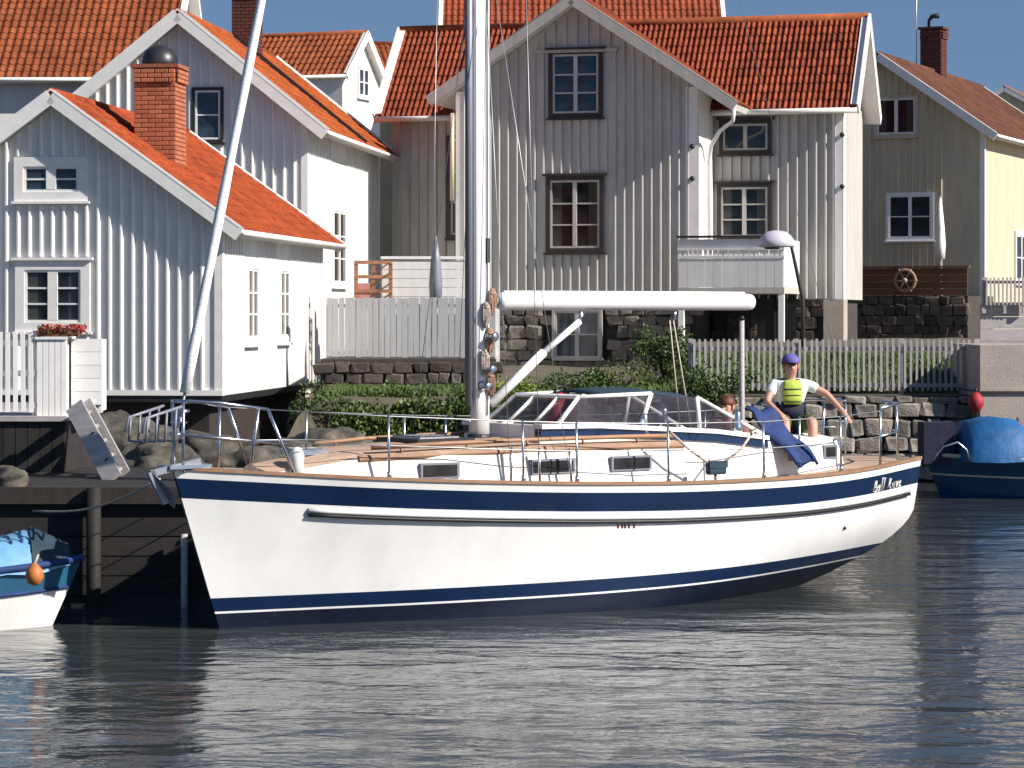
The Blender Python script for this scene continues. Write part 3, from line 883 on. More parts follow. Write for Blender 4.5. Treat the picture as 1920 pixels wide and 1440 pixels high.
# terrace in front of it
ter = empty('garden_terrace', (cG.x, cG.y, 1.9), RZG, 'shaded stone terrace with brown boarded parapet before the cream house', 'terrace')
MB().box(-3.55, 3.4, -3.2, -.25, -.5, 1.55).build('terrace_block', M['joint'], ter)
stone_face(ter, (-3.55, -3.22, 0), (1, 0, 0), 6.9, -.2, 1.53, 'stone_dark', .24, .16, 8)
for k in range(4):
    MB().box(-3.55, 3.4, -3.25, -3.20, 1.57 + k * .19, 1.57 + k * .19 + .182).build('parapet_board', M['brown_wood'], ter)
for k in range(6):
    MB().box(-3.55 + k * 1.2, -3.46 + k * 1.2, -3.20, -3.12, 1.55, 2.36).build('post', M['brown_wood'], ter)
MB().box(-3.6, 3.45, -3.30, -3.08, 2.335, 2.385).build('coping', M['brown_wood'], ter)
bk = empty('rope_ornament', (0, 0, 0), 0, 'round tan knotted ornament hung on the brown terrace parapet', 'ornament')
q = to_local(Vector((cG.x, cG.y, 1.9)), RZG, 'y', -3.30, 1697, 526)
bk.matrix_world = Matrix.Translation(Vector((cG.x, cG.y, 1.9))) @ Matrix.Rotation(RZG, 4, 'Z') @ Matrix.Translation(q)
mb = MB(); mb.tube([(.29 * math.cos(t * math.pi / 10), 0, .29 * math.sin(t * math.pi / 10)) for t in range(21)], .05, 8, cap=False); mb.build('ring', M['rope_tan'], bk)
for k in range(6):
    t = k * math.pi / 3
    MB().tube([(.06 * math.cos(t), -.02, .06 * math.sin(t)), (.36 * math.cos(t), -.01, .36 * math.sin(t))], .03, 6).build('spoke', M['rope_tan'], bk)
MB().tube([(0, -.05, 0), (0, .01, 0)], .08, 10).build('hub', M['rope'], bk)
pg = empty('closed_parasol', at(1763, 492, 75.0), 0, 'closed white parasol standing beside the lower window of the cream house', 'parasol')
zt = (492 - 372) * 75 / FPX
MB().tube([(0, 0, -.9), (0, 0, zt + .05)], .025, 8).build('pole', M['grey_wood'], pg)
MB().loft([[(r * (1 + .25 * (k % 2)) * math.cos(k * math.pi / 6), r * (1 + .25 * (k % 2)) * math.sin(k * math.pi / 6), z) for k in range(12)] for z, r in ((.1, .11), (.5, .13), (1.0, .10), (zt, .03))]).build('canopy', M['sail'], pg)

# ------------------------------------------------------------------ houses further up
def side_house(name, label, pxl, pxr, d, z_ridge, depth, sl, paint, tile_m, base, trim='white_trim', lit=True, ov=.3):
    """A house whose ridge runs across the view: its eave side faces the water."""
    x0, x1 = (pxl - CX) * d / FPX, (pxr - CX) * d / FPX
    hw = z_ridge - base - depth / 2 * sl
    h, a, b, c_ = gable_house(name, label, (x0, d + depth / 2, base), R(-90), depth, x1 - x0, hw, sl, paint, tile_m, ov=ov, oe=.4)
    return h, hw


hI, hwI = side_house('red_roofed_house', 'large house at the far left whose broad dull red roof rises behind the white houses', -260, 305, 68, 12.25, 8.0, .80, 'white_paint', 'tile_dull', 1.5)
hJ, hwJ = side_house('ridge_house', 'house behind the grey house with only its red upper roof showing', 838, 1352, 84, 13.6, 7.0, .95, 'white_paint', 'tile_red', 2.0, ov=.28)
cC = at(678, 62, 84)
hC, _, ridC, _ = gable_house('attic_house', 'small far white gable with red roof seen above the orange roof', (cC.x, cC.y, 3.0), R(70), 3.0, 7.0, cC.z - 3.0 - 1.5 * .9 - .2, .9, 'white_paint', 'tile_dull', ov=.2, oe=.12, barge=.26)
window(hC, (0.1, 0, cC.z - 4.55), (1, 0, 0), (0, -1, 0), .9, 1.0, 2, 2, glass='glass_blue', cw=.07)
cK = at(752, 92, 92)
hK, _, _, _ = gable_house('far_house', 'tiny brick red roof showing left of the grey house verge', (cK.x - 1.2, cK.y, 3.0), R(-75), 4.0, 3.2, cK.z - 3.0 - 2.0 * .7, .7, 'cream_paint', 'tile_dull', ov=.15, oe=.2)
cH = at(1898, 250, 108)
hH, _, _, _ = gable_house('yellow_house', 'far pale yellow house at the right edge behind the cream house roof', (cH.x - .3, cH.y, 4.0), R(-20), 2.6, 6.0, at(0, 205, 108).z - 4.0, .55, 'cream_paint', 'tile_dull', ov=.12, oe=.15)


# ------------------------------------------------------------------ fences and walls
def picket_fence(name, label, pts, h, step, w, m, ztop=None, rails=(.18, .78), post_m=None, pointed=False, group=None):
    """Pickets one by one along a polyline of foot points, two rails and posts."""
    f = empty(name, pts[0], 0, label, 'fence', group)
    o = Vector(pts[0])
    for a, b in zip(pts[:-1], pts[1:]):
        a, b = Vector(a) - o, Vector(b) - o
        d = b - a
        L = Vector((d.x, d.y, 0)).length
        u = d / L
        ang = math.atan2(d.y, d.x)
        nrm = Vector((u.y, -u.x, 0))
        mb = MB()
        if pointed:
            mb.add([(-w / 2, -.011, 0), (w / 2, -.011, 0), (w / 2, -.011, h - w / 2), (0, -.011, h), (-w / 2, -.011, h - w / 2),
                    (-w / 2, .011, 0), (w / 2, .011, 0), (w / 2, .011, h - w / 2), (0, .011, h), (-w / 2, .011, h - w / 2)],
                   [(0, 1, 2, 3, 4), (9, 8, 7, 6, 5), (0, 5, 6, 1), (1, 6, 7, 2), (2, 7, 8, 3), (3, 8, 9, 4), (4, 9, 5, 0)])
        else:
            mb.box(-w / 2, w / 2, -.011, .011, 0, h)
        me = mb.mesh('picket', M[m])
        n = int(L / step)
        for i in range(n):
            p = a + u * (i + .5) * L / n
            put('picket', me, f, p + Vector((0, 0, random.uniform(-.012, .012))) + Vector((0, 0, .04)), (0, random.uniform(-.012, .012), ang))
        for rz_ in rails:
            MB().bar(a - nrm * .03 + Vector((0, 0, h * rz_)), b - nrm * .03 + Vector((0, 0, h * rz_)), .032, .07).build('rail', M[m], f)
        for i in range(int(L / 1.9) + 2):
            p = a + u * min(L, i * 1.9) - nrm * .09
            MB().box(p.x - .045, p.x + .045, p.y - .045, p.y + .045, p.z - .15, p.z + h + .05).build('post', M[post_m or m], f)
    return f


# white picket fence and box on the dark terrace at the left
T0 = 1.83
terr = empty('timber_terrace', (-7.2, 30.4, 0), 0, 'dark boarded terrace base under the white picket fence at the left edge', 'terrace')
tx0, tx1 = at(-200, 0, 30).x + 7.2, at(122, 0, 30).x + 7.2
for k in range(14):
    w_ = (tx1 - tx0) / 14
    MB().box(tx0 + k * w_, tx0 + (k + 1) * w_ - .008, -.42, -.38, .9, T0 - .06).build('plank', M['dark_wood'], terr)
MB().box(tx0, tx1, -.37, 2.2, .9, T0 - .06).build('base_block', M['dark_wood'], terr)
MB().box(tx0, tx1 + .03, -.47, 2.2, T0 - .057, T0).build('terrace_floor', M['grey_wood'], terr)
picket_fence('picket_fence', 'white picket fence standing on the dark terrace at the left edge', [at(-200, 778, 30.05), at(66, 778, 30.05)], .90, .086, .048, 'white_trim', rails=(.12, .52, .9))
bx = empty('white_box', (at(125, 0, 30).x, 30.1, T0), 0, 'white boarded box at the end of the picket fence, red flowers on top', 'box')
x0, x1, xm = at(68, 0, 30).x - bx.location.x, at(186, 0, 30).x - bx.location.x, 0.0
for k in range(5):
    w_ = (xm - x0) / 5
    MB().box(x0 + k * w_, x0 + (k + 1) * w_ - .006, -.06, -.03, .0, .86).build('board', M['white_trim'], bx)
MB().box(x0, xm - .012, -.028, .5, .0, .85).build('core', M['white_paint'], bx)
for k in range(5):
    MB().box(xm + .02, x1, .10, .13, .12 + k * .15, .12 + k * .15 + .146).build('board', M['white_trim'], bx)
MB().box(xm + .01, x1 - .01, .132, .5, .05, .86).build('core', M['white_paint'], bx)
MB().box(x0 - .02, xm, -.08, .52, .862, .89).build('top_board', M['white_trim'], bx)
fb = empty('flower_box', (bx.location.x, 30.2, T0 + .895), 0, 'low planter with red flowers on top of the white box', 'planter')
MB().box(x0 + .0, xm + .12, -.16, .1, .0, .07).build('trough', M['brown_wood'], fb)
bl = MB()
for k in range(420):
    p = Vector((random.uniform(x0, xm + .18), random.uniform(-.2, .14), random.uniform(.04, .13)))
    a, b = Vector((random.gauss(0, 1), random.gauss(0, 1), random.gauss(0, 1))).normalized() * .022, Vector((random.gauss(0, 1), random.gauss(0, 1), random.gauss(0, 1))).normalized() * .022
    bl.add([p - a, p + b, p + a, p - b], [(0, 1, 2, 3)], 0 if random.random() < .75 else 1)
bl.build('flowers', [M['petal'], M['foliage']], fb, kind='stuff')

# the steep steps from the terrace to the quay
st = empty('wooden_steps', at(150, 800, 29.4), 0, 'weathered grey wooden steps leaning from the terrace down to the quay', 'steps')
so = st.location
for dy, dm in ((0, 'grey_wood'), (.62, 'grey_wood')):
    a, b = at(140, 762, 29.6) - so + Vector((0, dy, 0)), at(212, 898, 28.6) - so + Vector((0, dy, 0))
    o_ = MB().bar(a, b, .21, .05, (0, -1, 0)).build('stringer', M[dm], st)
a, b = at(140, 762, 29.6) - so, at(212, 898, 28.6) - so
for k in range(5):
    p = a.lerp(b, .1 + k * .2)
    MB().box(p.x - .09, p.x + .06, p.y + .03, p.y + .58, p.z - .02, p.z + .015).build('tread', M['grey_wood'], st)
for k in (.42, .78):
    p = a.lerp(b, k)
    MB().tube([(p.x + .04, p.y - .023, p.z + .02), (p.x + .04, p.y - .035, p.z + .02)], .032, 10).build('dark_hole', M['black'], st)  # black disc standing in for a dark hole through the board

# quay of dark timber
QZ = 1.20
quay = empty('timber_quay', (-5.7, 28, 0), 0, 'dark timber quay between the left boat and the yacht bow', 'quay')
qx0, qx1 = -7.5, 3.3
for k in range(16):
    y0 = -.85 + k * .235
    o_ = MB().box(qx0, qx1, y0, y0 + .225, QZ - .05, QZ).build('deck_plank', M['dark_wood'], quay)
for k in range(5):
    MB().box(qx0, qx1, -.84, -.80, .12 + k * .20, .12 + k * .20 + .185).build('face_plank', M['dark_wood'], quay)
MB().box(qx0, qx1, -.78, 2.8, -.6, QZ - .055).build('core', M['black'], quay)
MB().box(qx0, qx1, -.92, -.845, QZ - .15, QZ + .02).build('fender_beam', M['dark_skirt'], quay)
for px in (175, 345, 470):
    x = at(px, 0, 27).x + 5.7
    MB().tube([(x, -.98, -1), (x, -.98, QZ - (.45 if px == 345 else -.02))], .035 if px == 345 else .075, 10).build('pile', M['grey_wood'] if px == 345 else M['dark_wood'], quay)
rp = MB()
pa, pb = at(62, 958, 26.9), at(300, 898, 25.6)
rp.tube([pa.lerp(pb, t / 8) - Vector((0, 0, .12 * math.sin(math.pi * t / 8))) for t in range(9)], .012, 6)
tag(rp.build('mooring_rope', M['rope']), 'thin pale mooring rope from the yacht bow to the quay', 'rope')

# white board fence between the two white houses, on a rubble wall
mid = empty('retaining_wall', (0, 0, 0), 0, 'dark rubble retaining wall under the white board fence', 'wall')
wx0, wx1 = at(600, 0, 52).x, at(930, 0, 52).x
MB().box(wx0, wx1, 52.14, 55.5, .4, 2.08).build('wall_core', M['joint'], mid)
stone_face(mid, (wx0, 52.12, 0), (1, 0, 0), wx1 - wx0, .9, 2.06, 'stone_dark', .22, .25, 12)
picket_fence('board_fence', 'shaded white board fence on the rubble wall between the white houses', [(wx0 + .05, 53.3, 2.07), (wx1, 52.35, 2.07)], 1.17, .118, .108, 'white_paint', rails=(.1, .9))
scr = empty('garden_screen', (at(806, 0, 56).x, 56.0, 2.05), 0, 'pale horizontal boarded screen behind the white board fence', 'fence')
for k in range(6):
    MB().box(-1.0, 1.2, -.015, .015, .9 + k * .19, .9 + k * .19 + .18).build('board', M['white_paint'], scr)
MB().box(-1.03, 1.23, -.05, .05, 2.06, 2.12).build('top_rail', M['white_trim'], scr)
for x in (-1.0, .1, 1.15): MB().box(x - .04, x + .04, .02, .10, -.1, 2.05).build('post', M['white_trim'], scr)
tre = empty('brown_trellis', (at(700, 0, 55.6).x, 55.6, 2.05), 0, 'red brown wooden trellis panel beside the cream lit wall', 'trellis')
for x in (-.36, .0, .36): MB().box(x - .04, x + .04, -.03, .03, 0, 2.02).build('post', M['orange_wood'], tre)
for k in range(4): MB().box(-.40, .40, -.045, -.032, 1.05 + k * .30, 1.05 + k * .30 + .07).build('crossbar', M['orange_wood'], tre)
MB().box(-.33, -.05, -.02, .02, 1.16, 1.55).build('panel', M['cloth_pink'], tre)
for k in range(4):
    MB().bar((.03 + .0 * k, -.05, 1.1 + k * .22), (.34, -.05, 1.32 + k * .22), .03, .03).build('lattice_bar', M['brown_wood'], tre)
gp = empty('garden_parasol', (at(817, 0, 54.5).x, 54.5, 2.05), 0, 'folded grey parasol behind the white board fence left of the mast', 'parasol')
MB().tube([(0, 0, 0), (0, 0, 2.5)], .03, 8).build('pole', M['wire'], gp)
MB().loft([[(r * (1 + .3 * (k % 2)) * math.cos(k * math.pi / 6), r * (1 + .3 * (k % 2)) * math.sin(k * math.pi / 6), z) for k in range(12)] for z, r in ((1.1, .10), (1.5, .12), (2.0, .09), (2.42, .03))]).build('canopy', M['dark_alloy'], gp)

# rubble wall, lawn fence and concrete quay at the right
rub = empty('rubble_wall', (0, 0, 0), 0, 'low rubble stone wall along the water below the lawn fence', 'wall')
rx0, rx1 = at(1000, 0, 47).x, at(1842, 0, 47).x
MB().box(rx0, rx1, 47.15, 49.0, -.6, 1.52).build('wall_core', M['joint'], rub)
stone_face(rub, (rx0, 47.12, 0), (1, 0, 0), rx1 - rx0, .05, 1.5, 'stone', .25, .30, 21)
picket_fence('lawn_fence', 'weathered grey picket fence in front of the lawn above the rubble wall', [at(1296, 737, 48.1), at(1834, 737, 48.1)], .93, .105, .042, 'grey_wood', rails=(.15, .86))
cw = empty('concrete_quay', (at(1838, 0, 46.5).x, 46.5, 0), 0, 'pale concrete quay block at the right edge behind the blue boat', 'quay')
MB().box(0, 6, 0, 3.0, -1, 1.60).build('lower_block', M['concrete'], cw)
MB().box(.02, 6, .12, 3.0, 1.62, 2.42).build('upper_block', M['concrete'], cw)
MB().box(-.03, 6, -.05, 3.0, 1.601, 1.619).build('ledge', M['stone_dark'], cw)
picket_fence('yard_fence', 'short grey green picket fence before the yellow side wall at the right edge', [at(1846, 575, 60.5), at(1922, 575, 60.5)], .62, .085, .04, 'grey_wood', rails=(.1, .9))
yw = empty('yard_wall', (at(1840, 0, 60.7).x, 60.7, 1.8), 0, 'grey plank wall below the short fence at the right edge', 'wall')
for k in range(6): MB().box(-.02, 3.0, 0, .12, -.3 + k * .28, -.3 + k * .28 + .27).build('board', M['grey_wood'], yw)

# street lamp and pole
la = empty('street_lamp', at(1506, 640, 56.5), 0, 'street lamp with a broad pale shade on a bent dark arm beside the balcony', 'street lamp')
lo = la.location
MB().tube([at(1506, 720, 56.5) - lo, at(1505, 560, 56.5) - lo, at(1484, 462, 56.5) - lo, at(1478, 452, 56.5) - lo], [.05, .045, .035, .03], 8).build('pole', M['brown_trim'], la)
hp = at(1456, 452, 56.5) - lo
MB().loft([[hp + Vector((r * math.cos(k * math.pi / 8), r * .8 * math.sin(k * math.pi / 8), z)) for k in range(16)] for z, r in ((-.13, .36), (-.10, .40), (.02, .38), (.12, .30), (.20, .20), (.23, .02))]).build('shade', M['lamp_white'], la)
MB().tube([hp + Vector((-.1, 0, -.135)), hp + Vector((-.1, 0, -.17))], .16, 12).build('lens', M['black'], la)
fp = empty('mooring_post', (at(1391, 0, 45.2).x, 45.2, -.5), 0, 'tall slim pale mooring post in front of the lawn fence', 'post')
MB().tube([(0, 0, 0), (0, 0, 3.0 + (585 - 598) * 45.2 / FPX + .5)], [.055, .042], 10).build('shaft', M['grey_wood'], fp)
MB().tube([(0, 0, 3.0 + (585 - 600) * 45.2 / FPX + .5), (0, 0, 3.0 + (585 - 592) * 45.2 / FPX + .5)], [.055, .03], 10).build('cap', M['black'], fp)


# ------------------------------------------------------------------ boulders, bushes, lawn
def boulder(px, py, d, s, label, seed, m='rock'):
    bm = bmesh.new()
    bmesh.ops.create_icosphere(bm, subdivisions=4, radius=1)
    off = Vector((seed * 7.3, seed * 3.1, 0))
    for v in bm.verts:
        n = v.co.normalized()
        k = 1 + .35 * noise.noise(n * 1.3 + off) + .16 * noise.noise(n * 3.2 + off) + .07 * noise.noise(n * 7 + off) + .035 * noise.noise(n * 17 + off)
        v.co = Vector((n.x * s[0], n.y * s[1], n.z * s[2])) * k
    for f_ in bm.faces: f_.smooth = True
    me = bpy.data.meshes.new('boulder'); bm.to_mesh(me); bm.free()
    me.materials.append(M[m])
    o = link(bpy.data.objects.new('boulder', me))
    p = at(px, py, d)
    o.location = p
    o.rotation_euler = (0, 0, seed)
    return tag(o, label, 'boulder', 'boulders on the shore by the yacht bow')


boulder(225, 835, 37, (.75, .7, .42), 'pale green grey boulder right beside the wooden steps', 1)
boulder(300, 874, 35, (.60, .6, .36), 'rounded grey boulder behind the yacht anchor', 2)
boulder(385, 868, 38, (.75, .6, .40), 'flat pale boulder behind the bow pulpit', 3)
boulder(470, 884, 36, (.7, .6, .30), 'low dark boulder behind the foredeck rail', 4)
boulder(545, 874, 39, (.55, .6, .34), 'brown boulder below the corner of the cottage', 5)
boulder(620, 850, 44, (.70, .6, .40), 'boulder half covered by the leftmost bush', 6)
boulder(14, 903, 27.6, (.27, .22, .16), 'small brown rock lying on the quay at the left edge', 8)


def bush(px, py, d, rx, rz_, n, label, m='foliage', seed=1, leaf=.055):
    rd = random.Random(seed)
    o = empty('bush', at(px, py, d), 0, label, 'bush', 'bushes along the shore')
    st_ = MB()
    for k in range(9):
        a = k * .7
        tip = Vector((rx * .6 * math.cos(a), rx * .4 * math.sin(a), rz_ * rd.uniform(.8, 1.5)))
        st_.tube([(0, 0, -.2), tip * .5 + Vector((0, 0, .05)), tip], [.02, .014, .006], 5)
    st_.build('stems', M['bark'], o)
    mb = MB()
    cl = [(Vector((rd.uniform(-rx, rx), rd.uniform(-rx * .5, rx * .5), rz_ + rd.uniform(-.9, .75) * rz_)), rd.uniform(.14, .34)) for _ in range(int(26 * rx))]
    for k in range(n):
        c_, r_ = rd.choice(cl)
        q = Vector((rd.gauss(0, 1), rd.gauss(0, 1), rd.gauss(0, 1))).normalized() * r_ * rd.random() ** .4
        p = c_ + q
        u = (q.normalized() + Vector((rd.gauss(0, .6), rd.gauss(0, .6), rd.gauss(0, .6)))).normalized()
        v = u.cross(Vector((rd.gauss(0, 1), rd.gauss(0, 1), rd.gauss(0, 1)))).normalized()
        l, w_ = leaf * rd.uniform(.7, 1.5), leaf * rd.uniform(.3, .5)
        mb.add([p, p + u * l * .5 + v * w_, p + u * l, p + u * l * .5 - v * w_], [(0, 1, 2, 3)])
    mb.build('foliage', M[m], o, kind='stuff')
    return o


bush(640, 846, 46.5, .72, .55, 5200, 'olive green bush beside the corner of the white cottage', seed=1)
bush(745, 842, 47.5, .70, .50, 5200, 'dark green bush below the board fence', seed=2)
bush(835, 838, 46.8, .55, .50, 4200, 'green bush just left of the mast foot', seed=3)
bush(968, 775, 47.0, .42, .24, 2600, 'bright yellow green bush right of the mast under the vang', 'foliage_pale', 4)
bush(1340, 745, 46.6, .50, .22, 2200, 'small green bush below the left end of the lawn fence', seed=5)
bush(1245, 690, 51.0, .50, .36, 2600, 'olive bush at the corner of the stone foundation', seed=6)


bush(690, 836, 45.9, .50, .34, 3600, 'pale green bush in front of the dark bush left of the mast', 'foliage_mid', 7, .07)
bush(790, 832, 46.2, .45, .32, 3400, 'broad leaved green bush between the board fence and the yacht cabin', 'foliage_mid', 8, .08)
bush(885, 828, 46.4, .40, .32, 3000, 'bush seen right behind the foot of the mast', 'foliage', 9, .06)
bush(1165, 728, 50.0, .60, .15, 2400, 'low olive bush before the stone foundation under the boom', 'foliage_mid', 10, .05)
bush(1070, 733, 49.6, .55, .14, 2200, 'low dark bush before the small cellar window', 'foliage', 11, .05)


def grass(name, x0, x1, y0, y1, n, h, label, seed):
    rd = random.Random(seed)
    mb = MB()
    for k in range(n):
        x, y = rd.uniform(x0, x1), rd.uniform(y0, y1)
        z = ground_z(x, y) - .02
        a = rd.uniform(0, 6.28)
        hh = h * rd.uniform(.5, 1.3)
        dx, dy = math.cos(a) * .02, math.sin(a) * .02
        lx, ly = rd.gauss(0, .03), rd.gauss(0, .03)
        mb.add([(x - dx, y - dy, z), (x + dx, y + dy, z), (x + lx, y + ly, z + hh)], [(0, 1, 2)])
    tag(mb.build(name, M['grass']), label, 'grass', kind='stuff')


grass('lawn', rx0 + 1.8, rx1, 48.0, 52.5, 30000, .11, 'green lawn behind the grey picket fence', 3)
grass('shore_grass', -9.0, -4.4, 38.0, 44.5, 9000, .12, 'rough grass on the rocks below the cottage', 4)
grass('wall_grass', -3.6, 3.2, 47.4, 51.8, 12000, .13, 'rough grass in front of the stone foundations', 5)


# ================================================================== THE YACHT  (local x from bow to stern, y to starboard, z up from the water)
BL, BTH = 9.15, R(37.4)
B0 = Vector((-3.17, 24.95, 0))
yacht = empty('sailing_yacht', B0, BTH, 'white sailing yacht with navy stripe, furled jib and teak deck in front of the houses', 'sailboat')


def interp(tb, t):
    for (a, va), (b, vb) in zip(tb[:-1], tb[1:]):
        if t <= b:
            u = (t - a) / (b - a)
            return va + (vb - va) * u
    return tb[-1][1]


def catmull(tb, t):
    for i in range(len(tb) - 1):
        if t <= tb[i + 1][0] or i == len(tb) - 2:
            x0_, y1 = tb[i]
            x1_, y2 = tb[i + 1]
            u = max(0, min(1, (t - x0_) / (x1_ - x0_)))
            ym = tb[i - 1][1] if i else 2 * y1 - y2
            yp = tb[i + 2][1] if i < len(tb) - 2 else 2 * y2 - y1
            return .5 * (2 * y1 + (y2 - ym) * u + (2 * ym - 5 * y1 + 4 * y2 - yp) * u * u + (3 * y1 - ym - 3 * y2 + yp) * u ** 3)


SHEER = [(0, 1.53), (.25, 1.37), (.5, 1.27), (.7, 1.245), (.85, 1.27), (1, 1.36)]
BEAM = [(0, .015), (.05, .24), (.1, .43), (.2, .73), (.3, .95), (.45, 1.17), (.6, 1.28), (.75, 1.24), (.9, 1.03), (1, .80)]
WLR = [(0, .30), (.1, .40), (.25, .60), (.45, .80), (.65, .86), (.85, .72), (1, .55)]
sheer = lambda t: catmull(SHEER, t)
beam = lambda t: max(.012, catmull(BEAM, t))


def hull_x(t, z):
    s = min(1, z / 1.5)
    xb = .50 * (1 - s)
    xe = BL - (1.55 * max(0, 1 - z / .80) ** 1.75 if z < .80 else 0)
    return xb + t * (xe - xb)


def hull_y(t, z):
    s = sheer(t)
    r = catmull(WLR, t)
    if z >= 0:
        f = r + (1 - r) * min(1, z / s) ** .72
    else:
        f = r * math.sqrt(max(0, 1 - (z / -.56) ** 2))
    return beam(t) * f


NS = 48
TS = [(i / NS) ** 1.15 for i in range(NS + 1)]
# levels from the sheer down: (kind, value) — d below the sheer, or height above the water
LEV = [('d', 0), ('d', .055), ('d', .085), ('d', .17), ('d', .24), ('d', .275), ('d', .36), ('f', .80), ('f', .62), ('f', .45), ('f', .30), ('f', .14), ('z', .295), ('z', .285), ('z', .22), ('z', .165), ('z', .145), ('z', .06), ('z', -.1), ('z', -.3), ('z', -.54)]


def lev_z(k, t):
    kind, v = LEV[k]
    s = sheer(t)
    if kind == 'd': return s - v
    up = .13 * t * t
    if kind == 'z': return v + up * max(0, min(1, v / .12))
    return .295 + up + v * (s - .36 - .295 - up)


def hull_rows(side):
    return [[(hull_x(t, lev_z(k, t)), side * hull_y(t, lev_z(k, t)), lev_z(k, t)) for t in TS] for k in range(len(LEV))]


def band(k0, k1, off=0.0):
    mb = MB()
    grids = []
    for side in (-1, 1):
        rows = hull_rows(side)[k0:k1 + 1]
        vs = [(x, y + side * off, z) for r in rows for x, y, z in r]
        n = NS + 1
        fs = []
        for j in range(len(rows) - 1):
            for i in range(NS):
                q = (j * n + i, j * n + i + 1, (j + 1) * n + i + 1, (j + 1) * n + i)
                fs.append(q if side > 0 else q[::-1])
        mb.add(vs, fs, 0, True)
        grids.append(rows)
    # transom strip
    vs, fs = [], []
    for a, b in zip(grids[0], grids[1]):
        p, q = Vector(a[-1]), Vector(b[-1])
        vs += [p + Vector((off, 0, 0)), q + Vector((off, 0, 0))]
    for j in range(len(grids[0]) - 1):
        fs.append((2 * j, 2 * j + 1, 2 * j + 3, 2 * j + 2))
    mb.add(vs, fs, 0, True)
    return mb


for nm, a, b, m in (('hull', 5, 12, 'gelcoat'), ('bulwark', 0, 2, 'gelcoat'), ('sheer_stripe', 2, 5, 'navy'), ('boot_stripe', 12, 15, 'navy'), ('boot_line', 15, 16, 'gelcoat'), ('underwater_hull', 16, 20, 'antifoul')):
    band(a, b).build(nm, M[m], yacht)
for side in (-1, 1):                                             # rubbing strake; the black strip below it paints the groove's shadow
    pts = []
    for t in [.12 + .86 * i / 40 for i in range(41)]:
        z = sheer(t) - .335
        pts.append((hull_x(t, z), side * (hull_y(t, z) + .012), z))
    MB().tube(pts, .026, 8).build('rubbing_strake', M['gelcoat'], yacht)
    MB().tube([(x, y + side * .004, z - .042) for x, y, z in pts], .019, 6).build('strake_shadow', M['black'], yacht)
    cap = MB()
    rows = []
    for t in TS:
        z = sheer(t)
        x, y = hull_x(t, z), beam(t)
        rows.append([(x, side * (y + .016), z - .006), (x, side * (y + .016), z + .026), (x, side * max(.0, y - .05), z + .026), (x, side * max(.0, y - .05), z - .006)])
    cap.loft(rows, smooth=False).build('toe_rail', M['teak'], yacht, fix=True)
dk = MB()
rows = []
for t in TS:
    z = sheer(t) - .055
    x, y = hull_x(t, z), max(.005, hull_y(t, z) - .004)
    rows.append([(x, -y + 2 * y * k / 8, z + .05 * (1 - (k / 4 - 1) ** 2)) for k in range(9)])
n = 9
dk.add([v for r in rows for v in r], [(i * n + k, (i + 1) * n + k, (i + 1) * n + k + 1, i * n + k + 1) for i in range(NS) for k in range(8)], 0, True)
dk.build('deck', M['teak_deck'], yacht)
dkz = lambda x: sheer(x / BL) - .03
bw_ = lambda x: beam(x / BL)


def trunk(name, prof, m, mtop=None, ny=9, crown=.05):
    """Deckhouse lofted along x: prof holds (x, half width at foot, half width at top, top z)."""
    rings = []
    for x, wf, wt, zt in prof:
        zf = dkz(x) - .02
        r = [(x, -wf, zf), (x, -wt - .015, zt - .06), (x, -wt, zt - .02)]
        r += [(x, -wt + 2 * wt * k / ny, zt + crown * (1 - (2 * k / ny - 1) ** 2)) for k in range(ny + 1)]
        r += [(x, wt, zt - .02), (x, wt + .015, zt - .06), (x, wf, zf)]
        rings.append(r)
    mb = MB()
    nn = len(rings[0])
    vs = [v for r in rings for v in r]
    fs, ft = [], []
    for i in range(len(rings) - 1):
        for k in range(nn - 1):
            f = (i * nn + k, (i + 1) * nn + k, (i + 1) * nn + k + 1, i * nn + k + 1)
            (ft if 2 <= k < nn - 3 else fs).append(f)
    mb.add(vs, fs, 0, False)
    b = len(mb.f)
    mb.f += ft; mb.mi += [1] * len(ft); mb.sm += [True] * len(ft)
    mb.add(rings[0], [tuple(range(nn - 1, -1, -1))]); mb.add(rings[-1], [tuple(range(nn))])
    return mb.build(name, [M[m], M[mtop or m]], yacht, fix=True)


